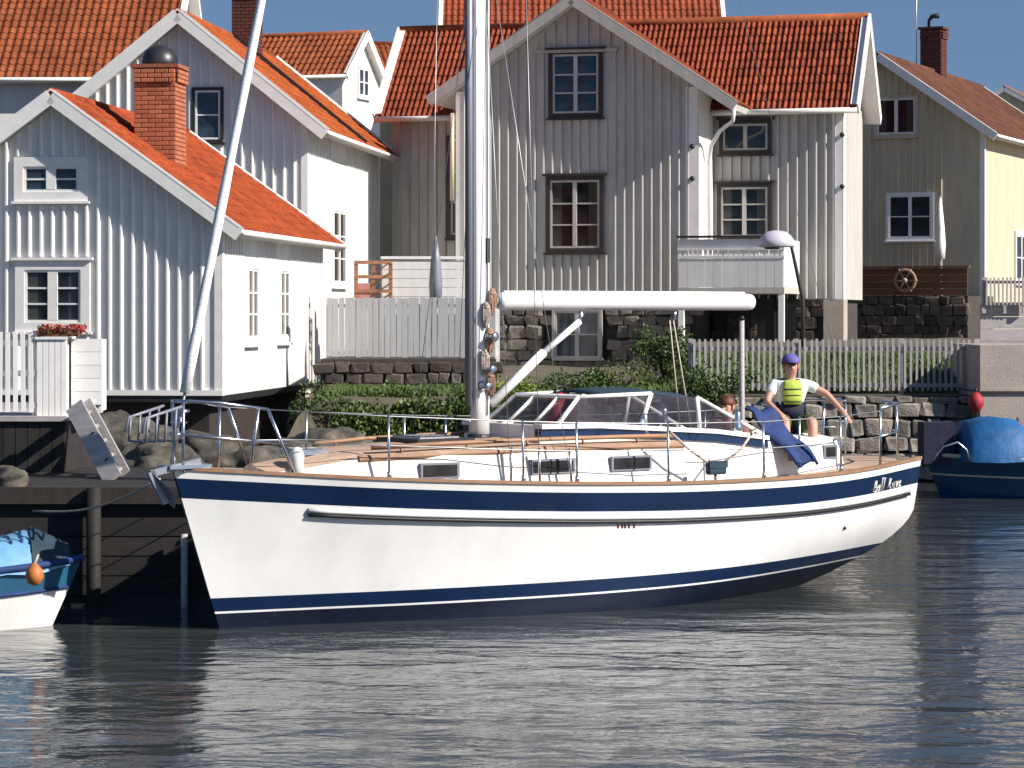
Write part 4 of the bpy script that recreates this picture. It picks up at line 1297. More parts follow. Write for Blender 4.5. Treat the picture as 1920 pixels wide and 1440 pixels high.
ROOF = [(.85, .22, .16, dkz(.85) + .04), (1.25, .38, .32, dkz(1.25) + .12), (1.75, .56, .50, 1.61), (2.6, .76, .70, 1.64), (3.6, .86, .79, 1.655), (5.0, .90, .82, 1.65), (5.6, .90, .82, 1.64)]
roofo = trunk('coachroof', ROOF, 'deck_white', 'teak_deck', crown=.07)
ry = lambda x: interp([(p[0], p[2]) for p in ROOF], x)
rz2 = lambda x: interp([(p[0], p[3]) for p in ROOF], x)
for side in (-1, 1):
    MB().tube([(x, side * (ry(x) - .03), rz2(x) + .075) for x in (1.9, 2.6, 3.4, 4.2, 5.0, 5.5)], .022, 8).build('grab_rail', M['teak'], roofo)
    MB().loft([[(x, side * (ry(x) + .018), rz2(x) - .055), (x, side * (ry(x) + .030), rz2(x) - .03), (x, side * (ry(x) + .008), rz2(x) + .012), (x, side * (ry(x) - .02), rz2(x) + .01)] for x in (1.75, 2.4, 3.2, 4.0, 4.8, 5.6)], smooth=False).build('roof_edge', M['teak'], roofo, fix=True)
    for x in (2.2, 2.9, 3.6, 4.3, 5.0): MB().tube([(x, side * (ry(x) - .03), rz2(x) + .0), (x, side * (ry(x) - .03), rz2(x) + .075)], .014, 6).build('rail_foot', M['teak'], roofo)
    for x, w in ((2.55, .42), (3.85, .55), (4.85, .52)):
        zc = 1.46
        yy = side * (interp([(p[0], p[1]) for p in ROOF], x) - .022)
        d_ = (interp([(p[0], p[1]) for p in ROOF], x + .3) - interp([(p[0], p[1]) for p in ROOF], x - .3)) / .6
        fx = Vector((1, side * d_, 0)).normalized()
        nn = Vector((-fx.y * side * side, fx.x, 0)) * side
        wf = MB().obox((x, yy, zc), fx * w / 2, nn * .018, (0, 0, .075)).build('window_frame', M['dark_alloy'], roofo)
        MB().obox(Vector((x, yy, zc)) + nn * .02, fx * (w / 2 - .03), nn * .006, (0, 0, .055)).build('glass', M['glass_brown'], wf)
# deck hatches
for x, s in ((1.45, .17), (2.9, .24)):
    h_ = MB().box(x - s, x + s, -s, s, rz2(x) + .06, rz2(x) + .115).build('deck_hatch', M['metal'], yacht)
    MB().box(x - s + .04, x + s - .04, -s + .04, s - .04, rz2(x) + .116, rz2(x) + .122).build('glass', M['glass_blue'], h_)
MB().box(2.55, 3.25, -.36, .36, rz2(2.9) + .055, rz2(2.9) + .10).build('mast_step_pad', M['black'], yacht)
# cockpit coaming with the blue band
for side in (-1, 1):
    pr = [(3.85, 1.86), (4.6, 1.85), (5.4, 1.80), (6.2, 1.75), (6.95, 1.66)]
    lo_, hi_ = [], []
    for x, zt in pr:
        yo = .66
        lo_.append([(x, side * yo, 1.22), (x, side * (yo - .02), zt - .12), (x, side * (yo - .10), zt - .12), (x, side * (yo - .10), 1.22)])
        hi_.append([(x, side * (yo + .004), zt - .12), (x, side * (yo - .005), zt - .035), (x, side * (yo - .105), zt - .035), (x, side * (yo - .105), zt - .12)])
    co = MB().loft(lo_, smooth=False).build('coaming', M['deck_white'], yacht, fix=True)
    MB().loft(hi_, smooth=False).build('blue_band', M['navy'], co, fix=True)
    MB().loft([[(x, side * .685, zt - .034), (x, side * .68, zt + .012), (x, side * .54, zt + .012), (x, side * .54, zt - .034)] for x, zt in pr], smooth=False).build('coaming_cap', M['deck_white'], co, fix=True)
MB().box(3.85, 3.93, -.56, .56, 1.66, 1.86).build('coaming_front', M['deck_white'], yacht)
MB().box(5.62, 6.95, -.55, .55, dkz(6.2) - .02, dkz(6.2) + .03).build('cockpit_seat', M['teak'], yacht)
MB().box(5.60, 5.66, -.55, .55, dkz(5.6) - .02, 1.66).build('companionway', M['teak'], yacht)
# windscreen and sprayhood
ws = MB()
fr_ = [(-.60, 1.88), (-.52, 2.12), (.52, 2.12), (.60, 1.88)]
P = lambda x, y, z: Vector((x, y, z))
lowF, topF = 4.12, 4.45
ws.tube([P(lowF, -.60, 1.87), P(topF, -.52, 2.13), P(topF, .52, 2.13), P(lowF, .60, 1.87)], .026, 8)
for y in (-.2, .2): ws.tube([P(lowF, y * 1.1, 1.87), P(topF, y, 2.13)], .02, 6)
wso = ws.build('windscreen', M['white_trim'], yacht)
for side in (-1, 1):
    for a_, b_, r_ in ((P(topF, side * .52, 2.13), P(5.40, side * .54, 2.15), .022), (P(5.40, side * .54, 2.15), P(5.20, side * .62, 1.84), .028),
                       (P(6.02, side * .56, 2.10), P(6.0, side * .62, 1.78), .026), (P(6.02, side * .56, 2.10), P(6.9, side * .62, 1.69), .022)):
        MB().tube([a_, b_], r_, 8).build('side_strut', M['white_trim'], wso)
for side in (-1, 1):
    for pts in ([P(lowF + .05, side * .595, 1.87), P(5.19, side * .615, 1.845), P(5.38, side * .545, 2.13), P(topF + .02, side * .525, 2.11)],
                [P(6.03, side * .615, 1.78), P(6.84, side * .62, 1.70), P(6.04, side * .565, 2.08)],
                [P(5.24, side * .615, 1.85), P(5.98, side * .615, 1.79), P(6.0, side * .56, 2.10), P(5.42, side * .545, 2.13)]):
        n_ = len(pts)
        th = Vector((0, side * .006, 0))
        MB().add(pts + [p - th for p in pts], [tuple(range(n_)), tuple(range(2 * n_ - 1, n_ - 1, -1))] + [(i, (i + 1) % n_, n_ + (i + 1) % n_, n_ + i) for i in range(n_)]).build('pane', M['screen'], wso)
for a_, b_ in ((-.56, -.22), (-.18, .18), (.22, .56)):
    pts = [P(lowF, a_ * 1.05, 1.87), P(lowF, b_ * 1.05, 1.87), P(topF, b_ * .93, 2.12), P(topF, a_ * .93, 2.12)]
    MB().add(pts + [p + Vector((.006, 0, 0)) for p in pts], [(0, 1, 2, 3), (7, 6, 5, 4), (0, 4, 5, 1), (1, 5, 6, 2), (2, 6, 7, 3), (3, 7, 4, 0)]).build('pane', M['screen'], wso)
MB().loft([[(x, -.47 + .94 * k / 10, zt + .05 * math.sin(math.pi * k / 10)) for k in range(11)] + [(x, .47 - .94 * k / 10, zt - .02 + .045 * math.sin(math.pi * k / 10)) for k in range(11)] for x, zt in ((4.80, 2.13), (4.9, 2.15), (5.15, 2.16), (5.5, 2.15), (6.0, 2.10))]).build('sprayhood', M['canvas_teal'], yacht)
# aft trunk with two ports
AFT = [(6.95, .66, .60, 1.60), (7.6, .60, .55, 1.61), (8.15, .52, .47, 1.60), (8.42, .44, .30, 1.36)]
aft = trunk('aft_trunk', AFT, 'deck_white', crown=.04)
for x, w in ((7.42, .24), (8.0, .22)):
    for side in (-1, 1):
        yy = side * (interp([(p[0], p[1]) for p in AFT], x) - .018)
        fx = Vector((1, -side * .11, 0)).normalized()
        nn = Vector((side * .11, 1, 0)).normalized() * side
        f_ = MB().obox((x, yy, 1.46), fx * w / 2, nn * .014, (0, 0, .075)).build('port_frame', M['dark_alloy'], aft)
        MB().obox(Vector((x, yy, 1.46)) + nn * .016, fx * (w / 2 - .03), nn * .004, (0, 0, .052)).build('glass', M['glass_brown'], f_)
# mast
MX = 3.58


def ell(x, z, a, b, n=20):
    return [(x + a * math.cos(2 * math.pi * k / n), b * math.sin(2 * math.pi * k / n), z) for k in range(n)]


MT = 15.5
mast = MB().loft([ell(MX, z, .108, .076) for z in (1.70, 2.2, 6, 12, MT)]).build('mast', M['alloy'], yacht)
MB().loft([ell(MX, z, .14, .105) for z in (1.69, 1.76)]).build('mast_collar', M['black'], mast)
MB().tube([(MX - .155, -.02, 2.05), (MX - .155, -.02, 8.0)], .042, 10).build('spinnaker_pole', M['dark_alloy'], mast)
MB().tube([(MX - .11, -.085, 2.0), (MX - .11, -.085, 9)], .009, 6).build('halyard', M['sail'], mast)
MB().tube([(MX + .03, -.088, 1.95), (MX + .03, -.088, 9)], .007, 6).build('halyard', M['wire'], mast)
for z, y, x in ((2.42, -.078, .02), (2.75, -.076, .05), (2.25, -.076, -.03)):
    MB().loft([[(MX + x + r * math.cos(k * math.pi / 6), y - d_, z + r * math.sin(k * math.pi / 6)) for k in range(12)] for d_, r in ((0, .055), (.03, .05), (.06, .032), (.10, .036), (.115, .05), (.125, .02))]).build('mast_winch', M['metal'], mast)
for z, x, k_ in ((2.72, .05, 1), (2.98, .00, 2), (2.28, .06, 3), (2.50, -.02, 4), (3.12, .08, 5)):
    mb = MB()
    for q in range(8):
        a_ = (q - 3.5) * .0125
        ln = random.uniform(.10, .16)
        mb.tube([(MX + x + a_ * (.35 + .65 * math.sin(math.pi * t / 8)), -.094 - .022 * math.sin(math.pi * t / 8) - .006 * (q % 3), z + .12 - (.12 + ln) * t / 8) for t in range(9)], .009, 5)
    mb.tube([(MX + x - .03, -.118, z + .06), (MX + x + .03, -.124, z + .07)], .014, 6)
    mb.build('rope_coil', M['rope_tan' if k_ % 2 else 'rope'], mast)
MB().box(MX + .05, MX + .15, -.05, .05, 3.02, 3.22).build('gooseneck', M['dark_alloy'], mast)
MB().box(MX + .02, MX + .06, -.09, -.066, 3.5, 3.75).build('mast_slot_cover', M['black'], mast)
# boom with furled main, vang
BZ = 3.11
boom = MB().loft([[(x, .092 * s_ * math.cos(2 * math.pi * k / 16), BZ + .092 * s_ * math.sin(2 * math.pi * k / 16)) for k in range(16)] for x, s_ in ((MX + .22, .8), (MX + .28, 1), (5.5, 1), (7.22, 1), (7.30, .93))]).build('boom', M['alloy'], yacht)
MB().tube([(MX + .1, 0, BZ), (MX + .24, 0, BZ)], .05, 8).build('boom_fitting', M['dark_alloy'], boom)
MB().tube([(MX + .3, 0, BZ + .092), (7.2, 0, BZ + .092)], .022, 6).build('sail_track', M['sail'], boom)
for x in (4.9, 6.2): MB().tube([(x, 0, BZ - .09), (x, 0, BZ - .20)], .016, 6).build('boom_bail', M['metal'], boom)
vg = MB().tube([(MX + .14, 0, 2.06), (4.4, 0, 2.58)], .048, 10).build('boom_vang', M['alloy'], yacht)
MB().tube([(4.38, 0, 2.567), (4.88, 0, 2.90)], .034, 10).build('vang_rod', M['alloy'], vg)
MB().tube([(4.87, 0, 2.90), (4.93, 0, 3.0)], .02, 6).build('vang_end', M['metal'], vg)
mb = MB()
for dy in (-.03, .03): mb.tube([(6.15, dy, BZ - .2), (6.35, dy * 3, 1.75)], .009, 5)
mb.build('main_sheet', M['rope'], yacht)
# furled jib on the forestay
fa, fb_ = Vector((.06, 0, 1.95)), Vector((MX - .12, 0, 17.0))
d_ = (fb_ - fa).normalized()
jb = MB()
pts, rr = [], []
for i in range(40):
    s_ = .30 + i * .38
    pts.append(fa + d_ * s_); rr.append(.05 - .0007 * i + .003 * math.sin(i * 1.7))
jb.tube(pts, rr, 12).build('furled_jib', M['sail'], yacht)
MB().tube([fa - d_ * .42, fa + d_ * .35], .014, 8).build('forestay', M['wire'], yacht)
MB().loft([[fa + d_ * s_ + Vector((r * math.cos(k * math.pi / 7), r * math.sin(k * math.pi / 7), 0)) for k in range(14)] for s_, r in ((.0, .07), (.015, .085), (.03, .05), (.10, .045), (.12, .085), (.14, .07))]).build('furler_drum', M['metal'], yacht)
# pulpit
pu = MB()
for side in (-1, 1):
    y1, y2, y3 = side * .10, side * .26, side * .36
    pu.tube([(.02, 0, 2.16), (.05, y1, 2.165), (.35, y2 * .9, 2.15), (.82, y3, 2.08)], .016, 8)
    pu.tube([(.02, y1 * .9, 1.86), (.35, y2 * .85, 1.82), (.92, y3, 1.76)], .014, 8)
    pu.tube([(.05, y1, 2.16), (.06, y1 * .8, 1.50)], .016, 8)
    pu.tube([(.72, y3 * .97, 2.09), (.66, y3 * .78, 1.46)], .016, 8)
    pu.tube([(.82, y3, 2.08), (1.10, y3 * 1.12, 1.42)], .016, 8)
pu.build('pulpit', M['metal'], yacht)
ld = MB()
for y in (-.16, .16):
    ld.tube([(.0, y, 2.12), (-.38, y, 2.02), (-.42, y, 1.88)], .014, 8)
for k in range(4):
    x = -.06 - k * .10
    ld.tube([(x, -.16, 2.10 - k * .025), (x - .02, -.16, 1.80)], .012, 6); ld.tube([(x, .16, 2.10 - k * .025), (x - .02, .16, 1.80)], .012, 6)
    ld.tube([(x - .02, -.16, 1.80), (x - .02, .16, 1.80)], .012, 6)
ld.build('bow_ladder', M['dark_alloy'], yacht)
an = MB()
an.bar((.25, -.06, 1.60), (-.28, -.06, 1.50), .05, .06)
an.bar((-.28, -.06, 1.52), (-.12, -.06, 1.22), .05, .07)
an.add([(-.30, -.06, 1.54), (-.10, -.24, 1.30), (-.02, -.06, 1.16), (-.10, .12, 1.30), (-.16, -.06, 1.36)], [(0, 1, 4), (1, 2, 4), (2, 3, 4), (3, 0, 4), (0, 3, 2, 1)])
an.build('anchor', M['dark_alloy'], yacht)
MB().box(-.10, .35, -.12, .12, 1.535, 1.57).build('bow_roller', M['metal'], yacht)
MB().loft([[(1.18 + r * math.cos(k * math.pi / 7), -.30 + r * math.sin(k * math.pi / 7), dkz(1.18) + z) for k in range(14)] for z, r in ((-.02, .075), (.16, .065), (.22, .075), (.28, .05), (.30, .02))]).build('windlass', M['gelcoat'], yacht)
MB().box(.42, .70, -.08, .08, dkz(.5), dkz(.5) + .05).build('bow_cleat', M['metal'], yacht)
# stanchions and lifelines
SX = (1.95, 3.35, 3.95, 5.05, 6.35, 7.6)
for side in (-1, 1):
    for x in SX:
        y = side * (bw_(x) - .03)
        so_ = MB().tube([(x, y, sheer(x / BL) - .02), (x, y - side * .015, sheer(x / BL) + .62)], .0125, 8).build('stanchion', M['metal'], yacht)
        MB().tube([(x, y, sheer(x / BL) + .02), (x, y, sheer(x / BL) + .08)], .024, 8).build('socket', M['metal'], so_)
    for hgt in (.33, .61):
        pts = [(.82 if hgt > .5 else .92, side * .36, 2.08 if hgt > .5 else 1.76)] + [(x, side * (bw_(x) - .045), sheer(x / BL) + hgt) for x in SX] + [(8.35, side * (bw_(8.35) - .05), sheer(8.35 / BL) + hgt)]
        MB().tube(pts, .006, 5).build('lifeline', M['wire'], yacht)
    # pushpit
    pp = MB()
    yq = side * (bw_(8.35) - .05)
    z8, z9 = sheer(8.35 / BL), sheer(1)
    pp.tube([(8.35, yq, z8 + .64), (8.9, side * .70, z9 + .62), (9.03, side * .45, z9 + .62), (9.03, side * .28, z9 + .62)], .015, 8)
    pp.tube([(8.35, yq, z8 + .33), (8.9, side * .70, z9 + .31), (9.03, side * .45, z9 + .31)], .013, 8)
    pp.tube([(8.35, yq, z8), (8.35, yq, z8 + .64)], .015, 8); pp.tube([(8.98, side * .60, z9 - .02), (8.98, side * .58, z9 + .62)], .015, 8)
    pp.tube([(9.03, side * .28, z9), (9.03, side * .28, z9 + .62)], .013, 8)
    pp.build('pushpit', M['metal'], yacht)
    # shrouds
    for x, xt, zt, yt in ((3.62, MX, 14, .72), (3.30, MX, 7.0, .04), (3.98, MX + .02, 7.0, .04)):
        MB().tube([(x, side * (bw_(x) - .16), sheer(x / BL) - .02), (xt, side * yt, 7.2 if zt > 8 else zt)], .004, 5).build('shroud', M['wire'], yacht)
        MB().tube([(x, side * (bw_(x) - .16), sheer(x / BL) - .02), (x + (xt - x) * .06, side * (bw_(x) - .17), sheer(x / BL) + .35)], .014, 6).build('turnbuckle', M['metal'], yacht)
    MB().tube([(MX, 0, 7.2), (MX + .05, side * .74, 7.25)], .03, 8).build('spreader', M['alloy'], yacht)
    for x in (5.25, 6.55):
        MB().loft([[(x + r * math.cos(k * math.pi / 6), side * .60 + r * math.sin(k * math.pi / 6), z) for k in range(12)] for z, r in ((1.70, .07), (1.78, .06), (1.86, .045), (1.92, .05), (1.95, .03))]).build('winch', M['metal'], yacht)
    MB().box(4.2, 6.9, side * (.98) - .02, side * .98 + .02, dkz(5.5) + .0, dkz(5.5) + .035).build('genoa_track', M['metal'], yacht)
MB().tube([(9.05, 0, sheer(1) - .02), (MX + .3, 0, 15)], .003, 5).build('backstay', M['wire'], yacht)
MB().tube([(7.45, -.61, 1.30), (7.45, -.62, 1.86)], .014, 8).build('gate_rail', M['metal'], yacht)


# lettering: too blurred to read in the photograph, so only its strokes: white script at the quarter, small red marks amidships
def on_hull(x, z, off=.004):
    lo, hi = 0.0, 1.0
    for _ in range(30):
        t = (lo + hi) / 2
        if hull_x(t, z) < x: lo = t
        else: hi = t
    return Vector((x, -hull_y(t, z) - off, z))


scr_ = [[(0, .02), (.02, .14), (.05, .14), (.055, .08), (.02, .07), (.06, .06), (.06, .01), (0, .02)], [(.12, .07), (.09, .06), (.09, .01), (.13, .01), (.14, .08), (.15, .01)], [(.19, .01), (.19, .15), (.21, .16)],
        [(.24, .01), (.25, .15), (.27, .15)], [(.36, .02), (.38, .14), (.42, .13), (.40, .07), (.38, .07), (.44, .01)], [(.48, .07), (.47, .02), (.51, .01), (.52, .08), (.53, .01)],
        [(.56, .08), (.58, .01), (.61, .08)], [(.64, .04), (.68, .05), (.67, .08), (.64, .06), (.64, .01), (.69, .02)]]
mb = MB()
for s_ in scr_:
    mb.tube([on_hull(8.20 + u * .82, sheer((8.20 + u * .82) / BL) - .275 + v * .95 + .0) for u, v in s_], .0085, 5)
mb.build('name_lettering', M['gelcoat'], yacht)
mb = MB()
for u in (0, .05, .085, .13, .19):
    x = 4.45 + u
    mb.tube([on_hull(x, sheer(x / BL) - .40), on_hull(x + .012, sheer(x / BL) - .44)], .008, 5)
mb.build('maker_lettering', M['red'], yacht)
mb = MB(); mb.tube([on_hull(7.75, .66), on_hull(7.77, .66)], .02, 8); mb.build('hull_outlet', M['black'], yacht)

YM = Matrix.Translation(B0) @ Matrix.Rotation(BTH, 4, 'Z')


def aboard(o, x, y, z, rz=0.0):
    o.location = YM @ Vector((x, y, z))
    o.rotation_euler = (0, 0, BTH + rz)
    return o


# blue canvas over the coaming, teal bag on a slack rope, red bag behind the screen
cv = MB()
rows = []
for i in range(13):
    u = i / 12
    row = []
    for k in range(7):
        w_ = k / 6
        x = -.05 + .34 * w_ + .30 * u
        row.append((x, .26 - u * .46 + .02 * math.sin(9 * w_ + 4 * u), .60 - .52 * u ** 1.3 + .035 * math.sin(7 * w_ + 9 * u) + (.06 if u < .2 else 0)))
    rows.append(row)
cv.loft(rows, closed=False, cap=False)
co_ = cv.build('blue_canvas', M['canvas_blue'])
so_ = co_.modifiers.new('thick', 'SOLIDIFY'); so_.thickness = .03; so_.offset = -1
aboard(co_, 6.95, -.60, 1.27)
tag(co_, 'dark blue canvas draped over the aft end of the cockpit coaming', 'canvas')
bg = empty('teal_bag', (0, 0, 0), 0, 'dark teal bag hung on a slack rope along the yacht side deck', 'bag')
aboard(bg, 5.78, -1.13, 1.36)
bb = bevel(MB().box(-.12, .12, -.04, .04, -.04, .10).build('pouch', M['canvas_teal'], bg), .02, 2)
MB().box(-.125, .125, -.047, -.040, .03, .10).build('flap', M['canvas_teal'], bg)
MB().tube([(-.62, .03, .43), (-.35, .0, .22), (-.12, 0, .09)], .013, 6).build('strap', M['rope'], bg)
MB().tube([(.12, 0, .09), (.34, 0, .20), (.58, .03, .42)], .013, 6).build('strap', M['rope'], bg)
MB().tube([(.0, .01, -.04), (.02, .02, -.17)], .016, 6).build('lanyard', M['rope_tan'], bg)
rb = empty('red_bag', (0, 0, 0), 0, 'crimson bag lying on the cabin top behind the windscreen', 'bag')
aboard(rb, 4.75, .15, 1.72)
MB().loft([[(x, .13 * s_ * math.cos(2 * math.pi * k / 12), .20 + .24 * s_ * math.sin(2 * math.pi * k / 12)) for k in range(12)] for x, s_ in ((-.17, .45), (-.13, .85), (0, 1), (.13, .9), (.17, .5))]).build('sack', M['red'], rb)
MB().tube([(-.10, 0, .42), (-.05, 0, .50), (.05, 0, .50), (.10, 0, .42)], .014, 6).build('handle', M['black'], rb)


# ------------------------------------------------------------------ people
def skin_mesh(name, pts, edges, mats, root=0, levels=2):
    me = bpy.data.meshes.new(name + '_cage')
    me.from_pydata([p[0] for p in pts], edges, [])
    o = bpy.data.objects.new(name + '_cage', me)
    COL.objects.link(o)
    sk = o.modifiers.new('skin', 'SKIN')
    sk.use_smooth_shade = True
    for i, p in enumerate(pts):
        r = p[1]
        me.skin_vertices[0].data[i].radius = r if isinstance(r, tuple) else (r, r)
        me.skin_vertices[0].data[i].use_root = (i == root)
    ss = o.modifiers.new('sub', 'SUBSURF'); ss.levels = levels; ss.render_levels = levels
    dg = bpy.context.evaluated_depsgraph_get()
    new = bpy.data.meshes.new_from_object(o.evaluated_get(dg))
    new.name = name
    new.materials.clear()
    new.materials.append(mats)
    bpy.data.objects.remove(o)
    return new


def person(label, pose, colours, hair, cap=None, vest=None):
    """pose: joints as points in the person's own frame, facing -y."""
    o = empty('person', (0, 0, 0), 0, label, 'person')
    J = {k: Vector(v) for k, v in pose.items()}
    pts, edges, ix = [], [], {}
    def pt(k, p, r):
        ix[k] = len(pts); pts.append((tuple(p), r)); return ix[k]
    def ed(a, b): edges.append((ix[a], ix[b]))
    pt('pelvis', J['pelvis'], (.135, .10)); pt('waist', J['pelvis'].lerp(J['chest'], .5), (.125, .09)); pt('chest', J['chest'], (.15, .105))
    pt('neckb', J['chest'].lerp(J['neck'], .75), .075); pt('neck', J['neck'], .052)
    pt('head1', J['head'] + Vector((0, .005, -.045)), .068); pt('head2', J['head'] + Vector((0, .01, .045)), .084); pt('top', J['head'] + Vector((0, .01, .10)), .055)
    for a, b in (('pelvis', 'waist'), ('waist', 'chest'), ('chest', 'neckb'), ('neckb', 'neck'), ('neck', 'head1'), ('head1', 'head2'), ('head2', 'top')): ed(a, b)
    pt('nose', J['head'] + Vector((0, -.098, -.015)), .013); ed('head1', 'nose')
    for s in 'lr':
        pt('sh' + s, J['sh' + s], .058); pt('el' + s, J['el' + s], .042); pt('wr' + s, J['wr' + s], .029)
        d = (J['wr' + s] - J['el' + s]).normalized()
        side = d.cross(Vector((0, 0, 1)))
        side = side.normalized() if side.length > .1 else Vector((1, 0, 0))
        pl_ = J['wr' + s] + d * .055
        pt('pa' + s, pl_, (.036, .020))
        ed('chest', 'sh' + s); ed('sh' + s, 'el' + s); ed('el' + s, 'wr' + s); ed('wr' + s, 'pa' + s)
        cz = Vector((0, 0, -1))
        for q, (off, ln) in enumerate(((-.030, .070), (-.010, .080), (.010, .076), (.030, .060))):
            b0 = pl_ + d * .035 + side * off
            pt(f'f{s}{q}', b0, .011); pt(f'g{s}{q}', b0 + d * ln * .6 + cz * .012, .0095); pt(f'h{s}{q}', b0 + d * ln * .85 + cz * .035, .008)
            ed('pa' + s, f'f{s}{q}'); ed(f'f{s}{q}', f'g{s}{q}'); ed(f'g{s}{q}', f'h{s}{q}')
        b0 = J['wr' + s] + d * .03 - side * .036
        pt(f't{s}', b0, .012); pt(f'u{s}', b0 + d * .035 - side * .022 + cz * .01, .010); ed('pa' + s, f't{s}'); ed(f't{s}', f'u{s}')
        pt('hip' + s, J['hip' + s], .095); pt('kn' + s, J['kn' + s], .064); pt('an' + s, J['an' + s], .042); pt('toe' + s, J['toe' + s], .034)
        ed('pelvis', 'hip' + s); ed('hip' + s, 'kn' + s); ed('kn' + s, 'an' + s); ed('an' + s, 'toe' + s)
    link(bpy.data.objects.new('body', skin_mesh('body', pts, edges, M['skin'])), o)
    # shirt and trousers: the same limbs, a little thicker
    tp, te = [], []
    def tpt(p, r): tp.append((tuple(p), r)); return len(tp) - 1
    a = tpt(J['pelvis'] + Vector((0, 0, .03)), (.152, .118)); b = tpt(J['pelvis'].lerp(J['chest'], .5), (.145, .110)); c = tpt(J['chest'], (.170, .124)); d0 = tpt(J['chest'].lerp(J['neck'], .62), .095)
    te += [(a, b), (b, c), (c, d0)]
    for s in 'lr':
        e = tpt(J['sh' + s], .075); f = tpt(J['sh' + s].lerp(J['el' + s], .62), .064)
        te += [(c, e), (e, f)]
    link(bpy.data.objects.new('shirt', skin_mesh('shirt', tp, te, M[colours[0]])), o)
    tp, te = [], []
    a = tpt(J['pelvis'] + Vector((0, 0, .10)), (.150, .116)); b = tpt(J['pelvis'], (.158, .122)); te.append((a, b))
    for s in 'lr':
        e = tpt(J['hip' + s], .108); f = tpt(J['hip' + s].lerp(J['kn' + s], colours[2]), .092)
        te += [(b, e), (e, f)]
    link(bpy.data.objects.new('trousers', skin_mesh('trousers', tp, te, M[colours[1]], root=1)), o)
    hd = J['head']
    for sx in (-1, 1):
        bmx = MB(); bmx.loft([[(hd.x + sx * .031 + r * math.cos(k * math.pi / 5), hd.y - y, hd.z + .018 + r * .7 * math.sin(k * math.pi / 5)) for k in range(10)] for y, r in ((.070, .013), (.083, .011), (.087, .004))]).build('eye', M['black'], o)
        MB().loft([[(hd.x + sx * x, hd.y + .01 + r * math.cos(k * math.pi / 5), hd.z - .002 + 1.5 * r * math.sin(k * math.pi / 5)) for k in range(10)] for x, r in ((.078, .018), (.093, .022), (.097, .012))]).build('ear', M['skin'], o)
    MB().box(hd.x - .022, hd.x + .022, hd.y - .080, hd.y - .066, hd.z - .062, hd.z - .054).build('mouth', M['cloth_pink'], o)
    def shell(name, r0, z_from, m, dy=.0):
        mb = MB(); rings = []
        for i in range(9):
            el = z_from + (math.pi / 2 - z_from) * i / 8
            rings.append([(hd.x + r0 * math.cos(el) * math.cos(k * math.pi / 10), hd.y + .012 + dy + r0 * 1.08 * math.cos(el) * math.sin(k * math.pi / 10), hd.z + .035 + r0 * 1.02 * math.sin(el)) for k in range(20)])
        return mb.loft(rings).build(name, m, o)
    if hair: shell('hair', .098, -.25 if cap else -.1, M[hair], .022)
    if cap:
        cp = shell('cap', .106, .12, M[cap])
        MB().loft([[(hd.x + .075 * math.cos(t * math.pi / 8), hd.y - .07 - q * .075 * math.sin(t * math.pi / 8), hd.z + .052 - .012 * q + z) for t in range(9)] for q, z in ((0, 0), (1, 0), (1, .008), (0, .008))]).build('cap_peak', M[cap], cp)
    if vest:
        ch = J['chest']
        rows = []
        for z, hw_, dy in ((-.13, .62, .0), (-.06, .74, .002), (.02, .78, .0), (.09, .66, -.014), (.135, .52, -.034)):
            rows.append([(ch.x + .152 * math.sin(hw_ * (k / 4 - 1)), ch.y - (.128 + dy) * math.cos(hw_ * (k / 4 - 1)), ch.z + z) for k in range(9)])
        v = MB().loft(rows, closed=False, cap=False).build('vest', M[vest], o)
        so = v.modifiers.new('thick', 'SOLIDIFY'); so.thickness = .035; so.offset = 0
        for k in range(3):
            MB().tube([(ch.x + .155 * math.sin(.7 * (q / 4 - 1)), ch.y - .146 * math.cos(.7 * (q / 4 - 1)), ch.z - .10 + .07 * k) for q in range(9)], .007, 5).build('vest_strap', M['cloth_navy'], v)
    return o


p1 = person('person with purple blue cap and lime vest sitting on the aft deck, arms spread',
            dict(pelvis=(0, 0, .11), chest=(0, -.03, .46), neck=(0, -.04, .62), head=(0, -.06, .755), shl=(-.185, -.02, .55), shr=(.185, -.02, .55), ell=(-.30, -.16, .36), elr=(.40, -.08, .45), wrl=(-.20, -.34, .24), wrr=(.55, -.20, .26),
                 hipl=(-.10, -.04, .09), hipr=(.10, -.04, .09), knl=(-.16, -.42, .16), knr=(.16, -.42, .16), anl=(-.14, -.50, -.24), anr=(.14, -.50, -.24), toel=(-.15, -.66, -.28), toer=(.15, -.66, -.28)),
            ('shirt_white', 'cloth_green', 1.0), 'hair', 'cap_purple', 'lime')
aboard(p1, 7.98, .10, 1.64, R(-37.4 + 8))
belt = MB().loft([[(.163 * math.cos(k * math.pi / 8), -.014 + .132 * math.sin(k * math.pi / 8), z) for k in range(16)] for z in (.17, .36)]).build('waist_bag', M['cloth_navy'], p1)
p2 = person('person with auburn hair and pink top sitting low in the cockpit',
            dict(pelvis=(0, 0, .11), chest=(0, -.05, .45), neck=(0, -.09, .60), head=(0, -.14, .725), shl=(-.18, -.06, .53), shr=(.18, -.06, .53), ell=(-.25, -.20, .30), elr=(.25, -.20, .30), wrl=(-.12, -.38, .22), wrr=(.12, -.38, .22),
                 hipl=(-.09, -.04, .09), hipr=(.09, -.04, .09), knl=(-.13, -.42, .10), knr=(.13, -.42, .10), anl=(-.12, -.46, .05), anr=(.12, -.46, .05), toel=(-.12, -.58, .04), toer=(.12, -.58, .04)),
            ('cloth_pink', 'cloth_navy', .95), 'hair')
aboard(p2, 6.85, -.16, dkz(6.4) + .03, R(-37.4 - 25))


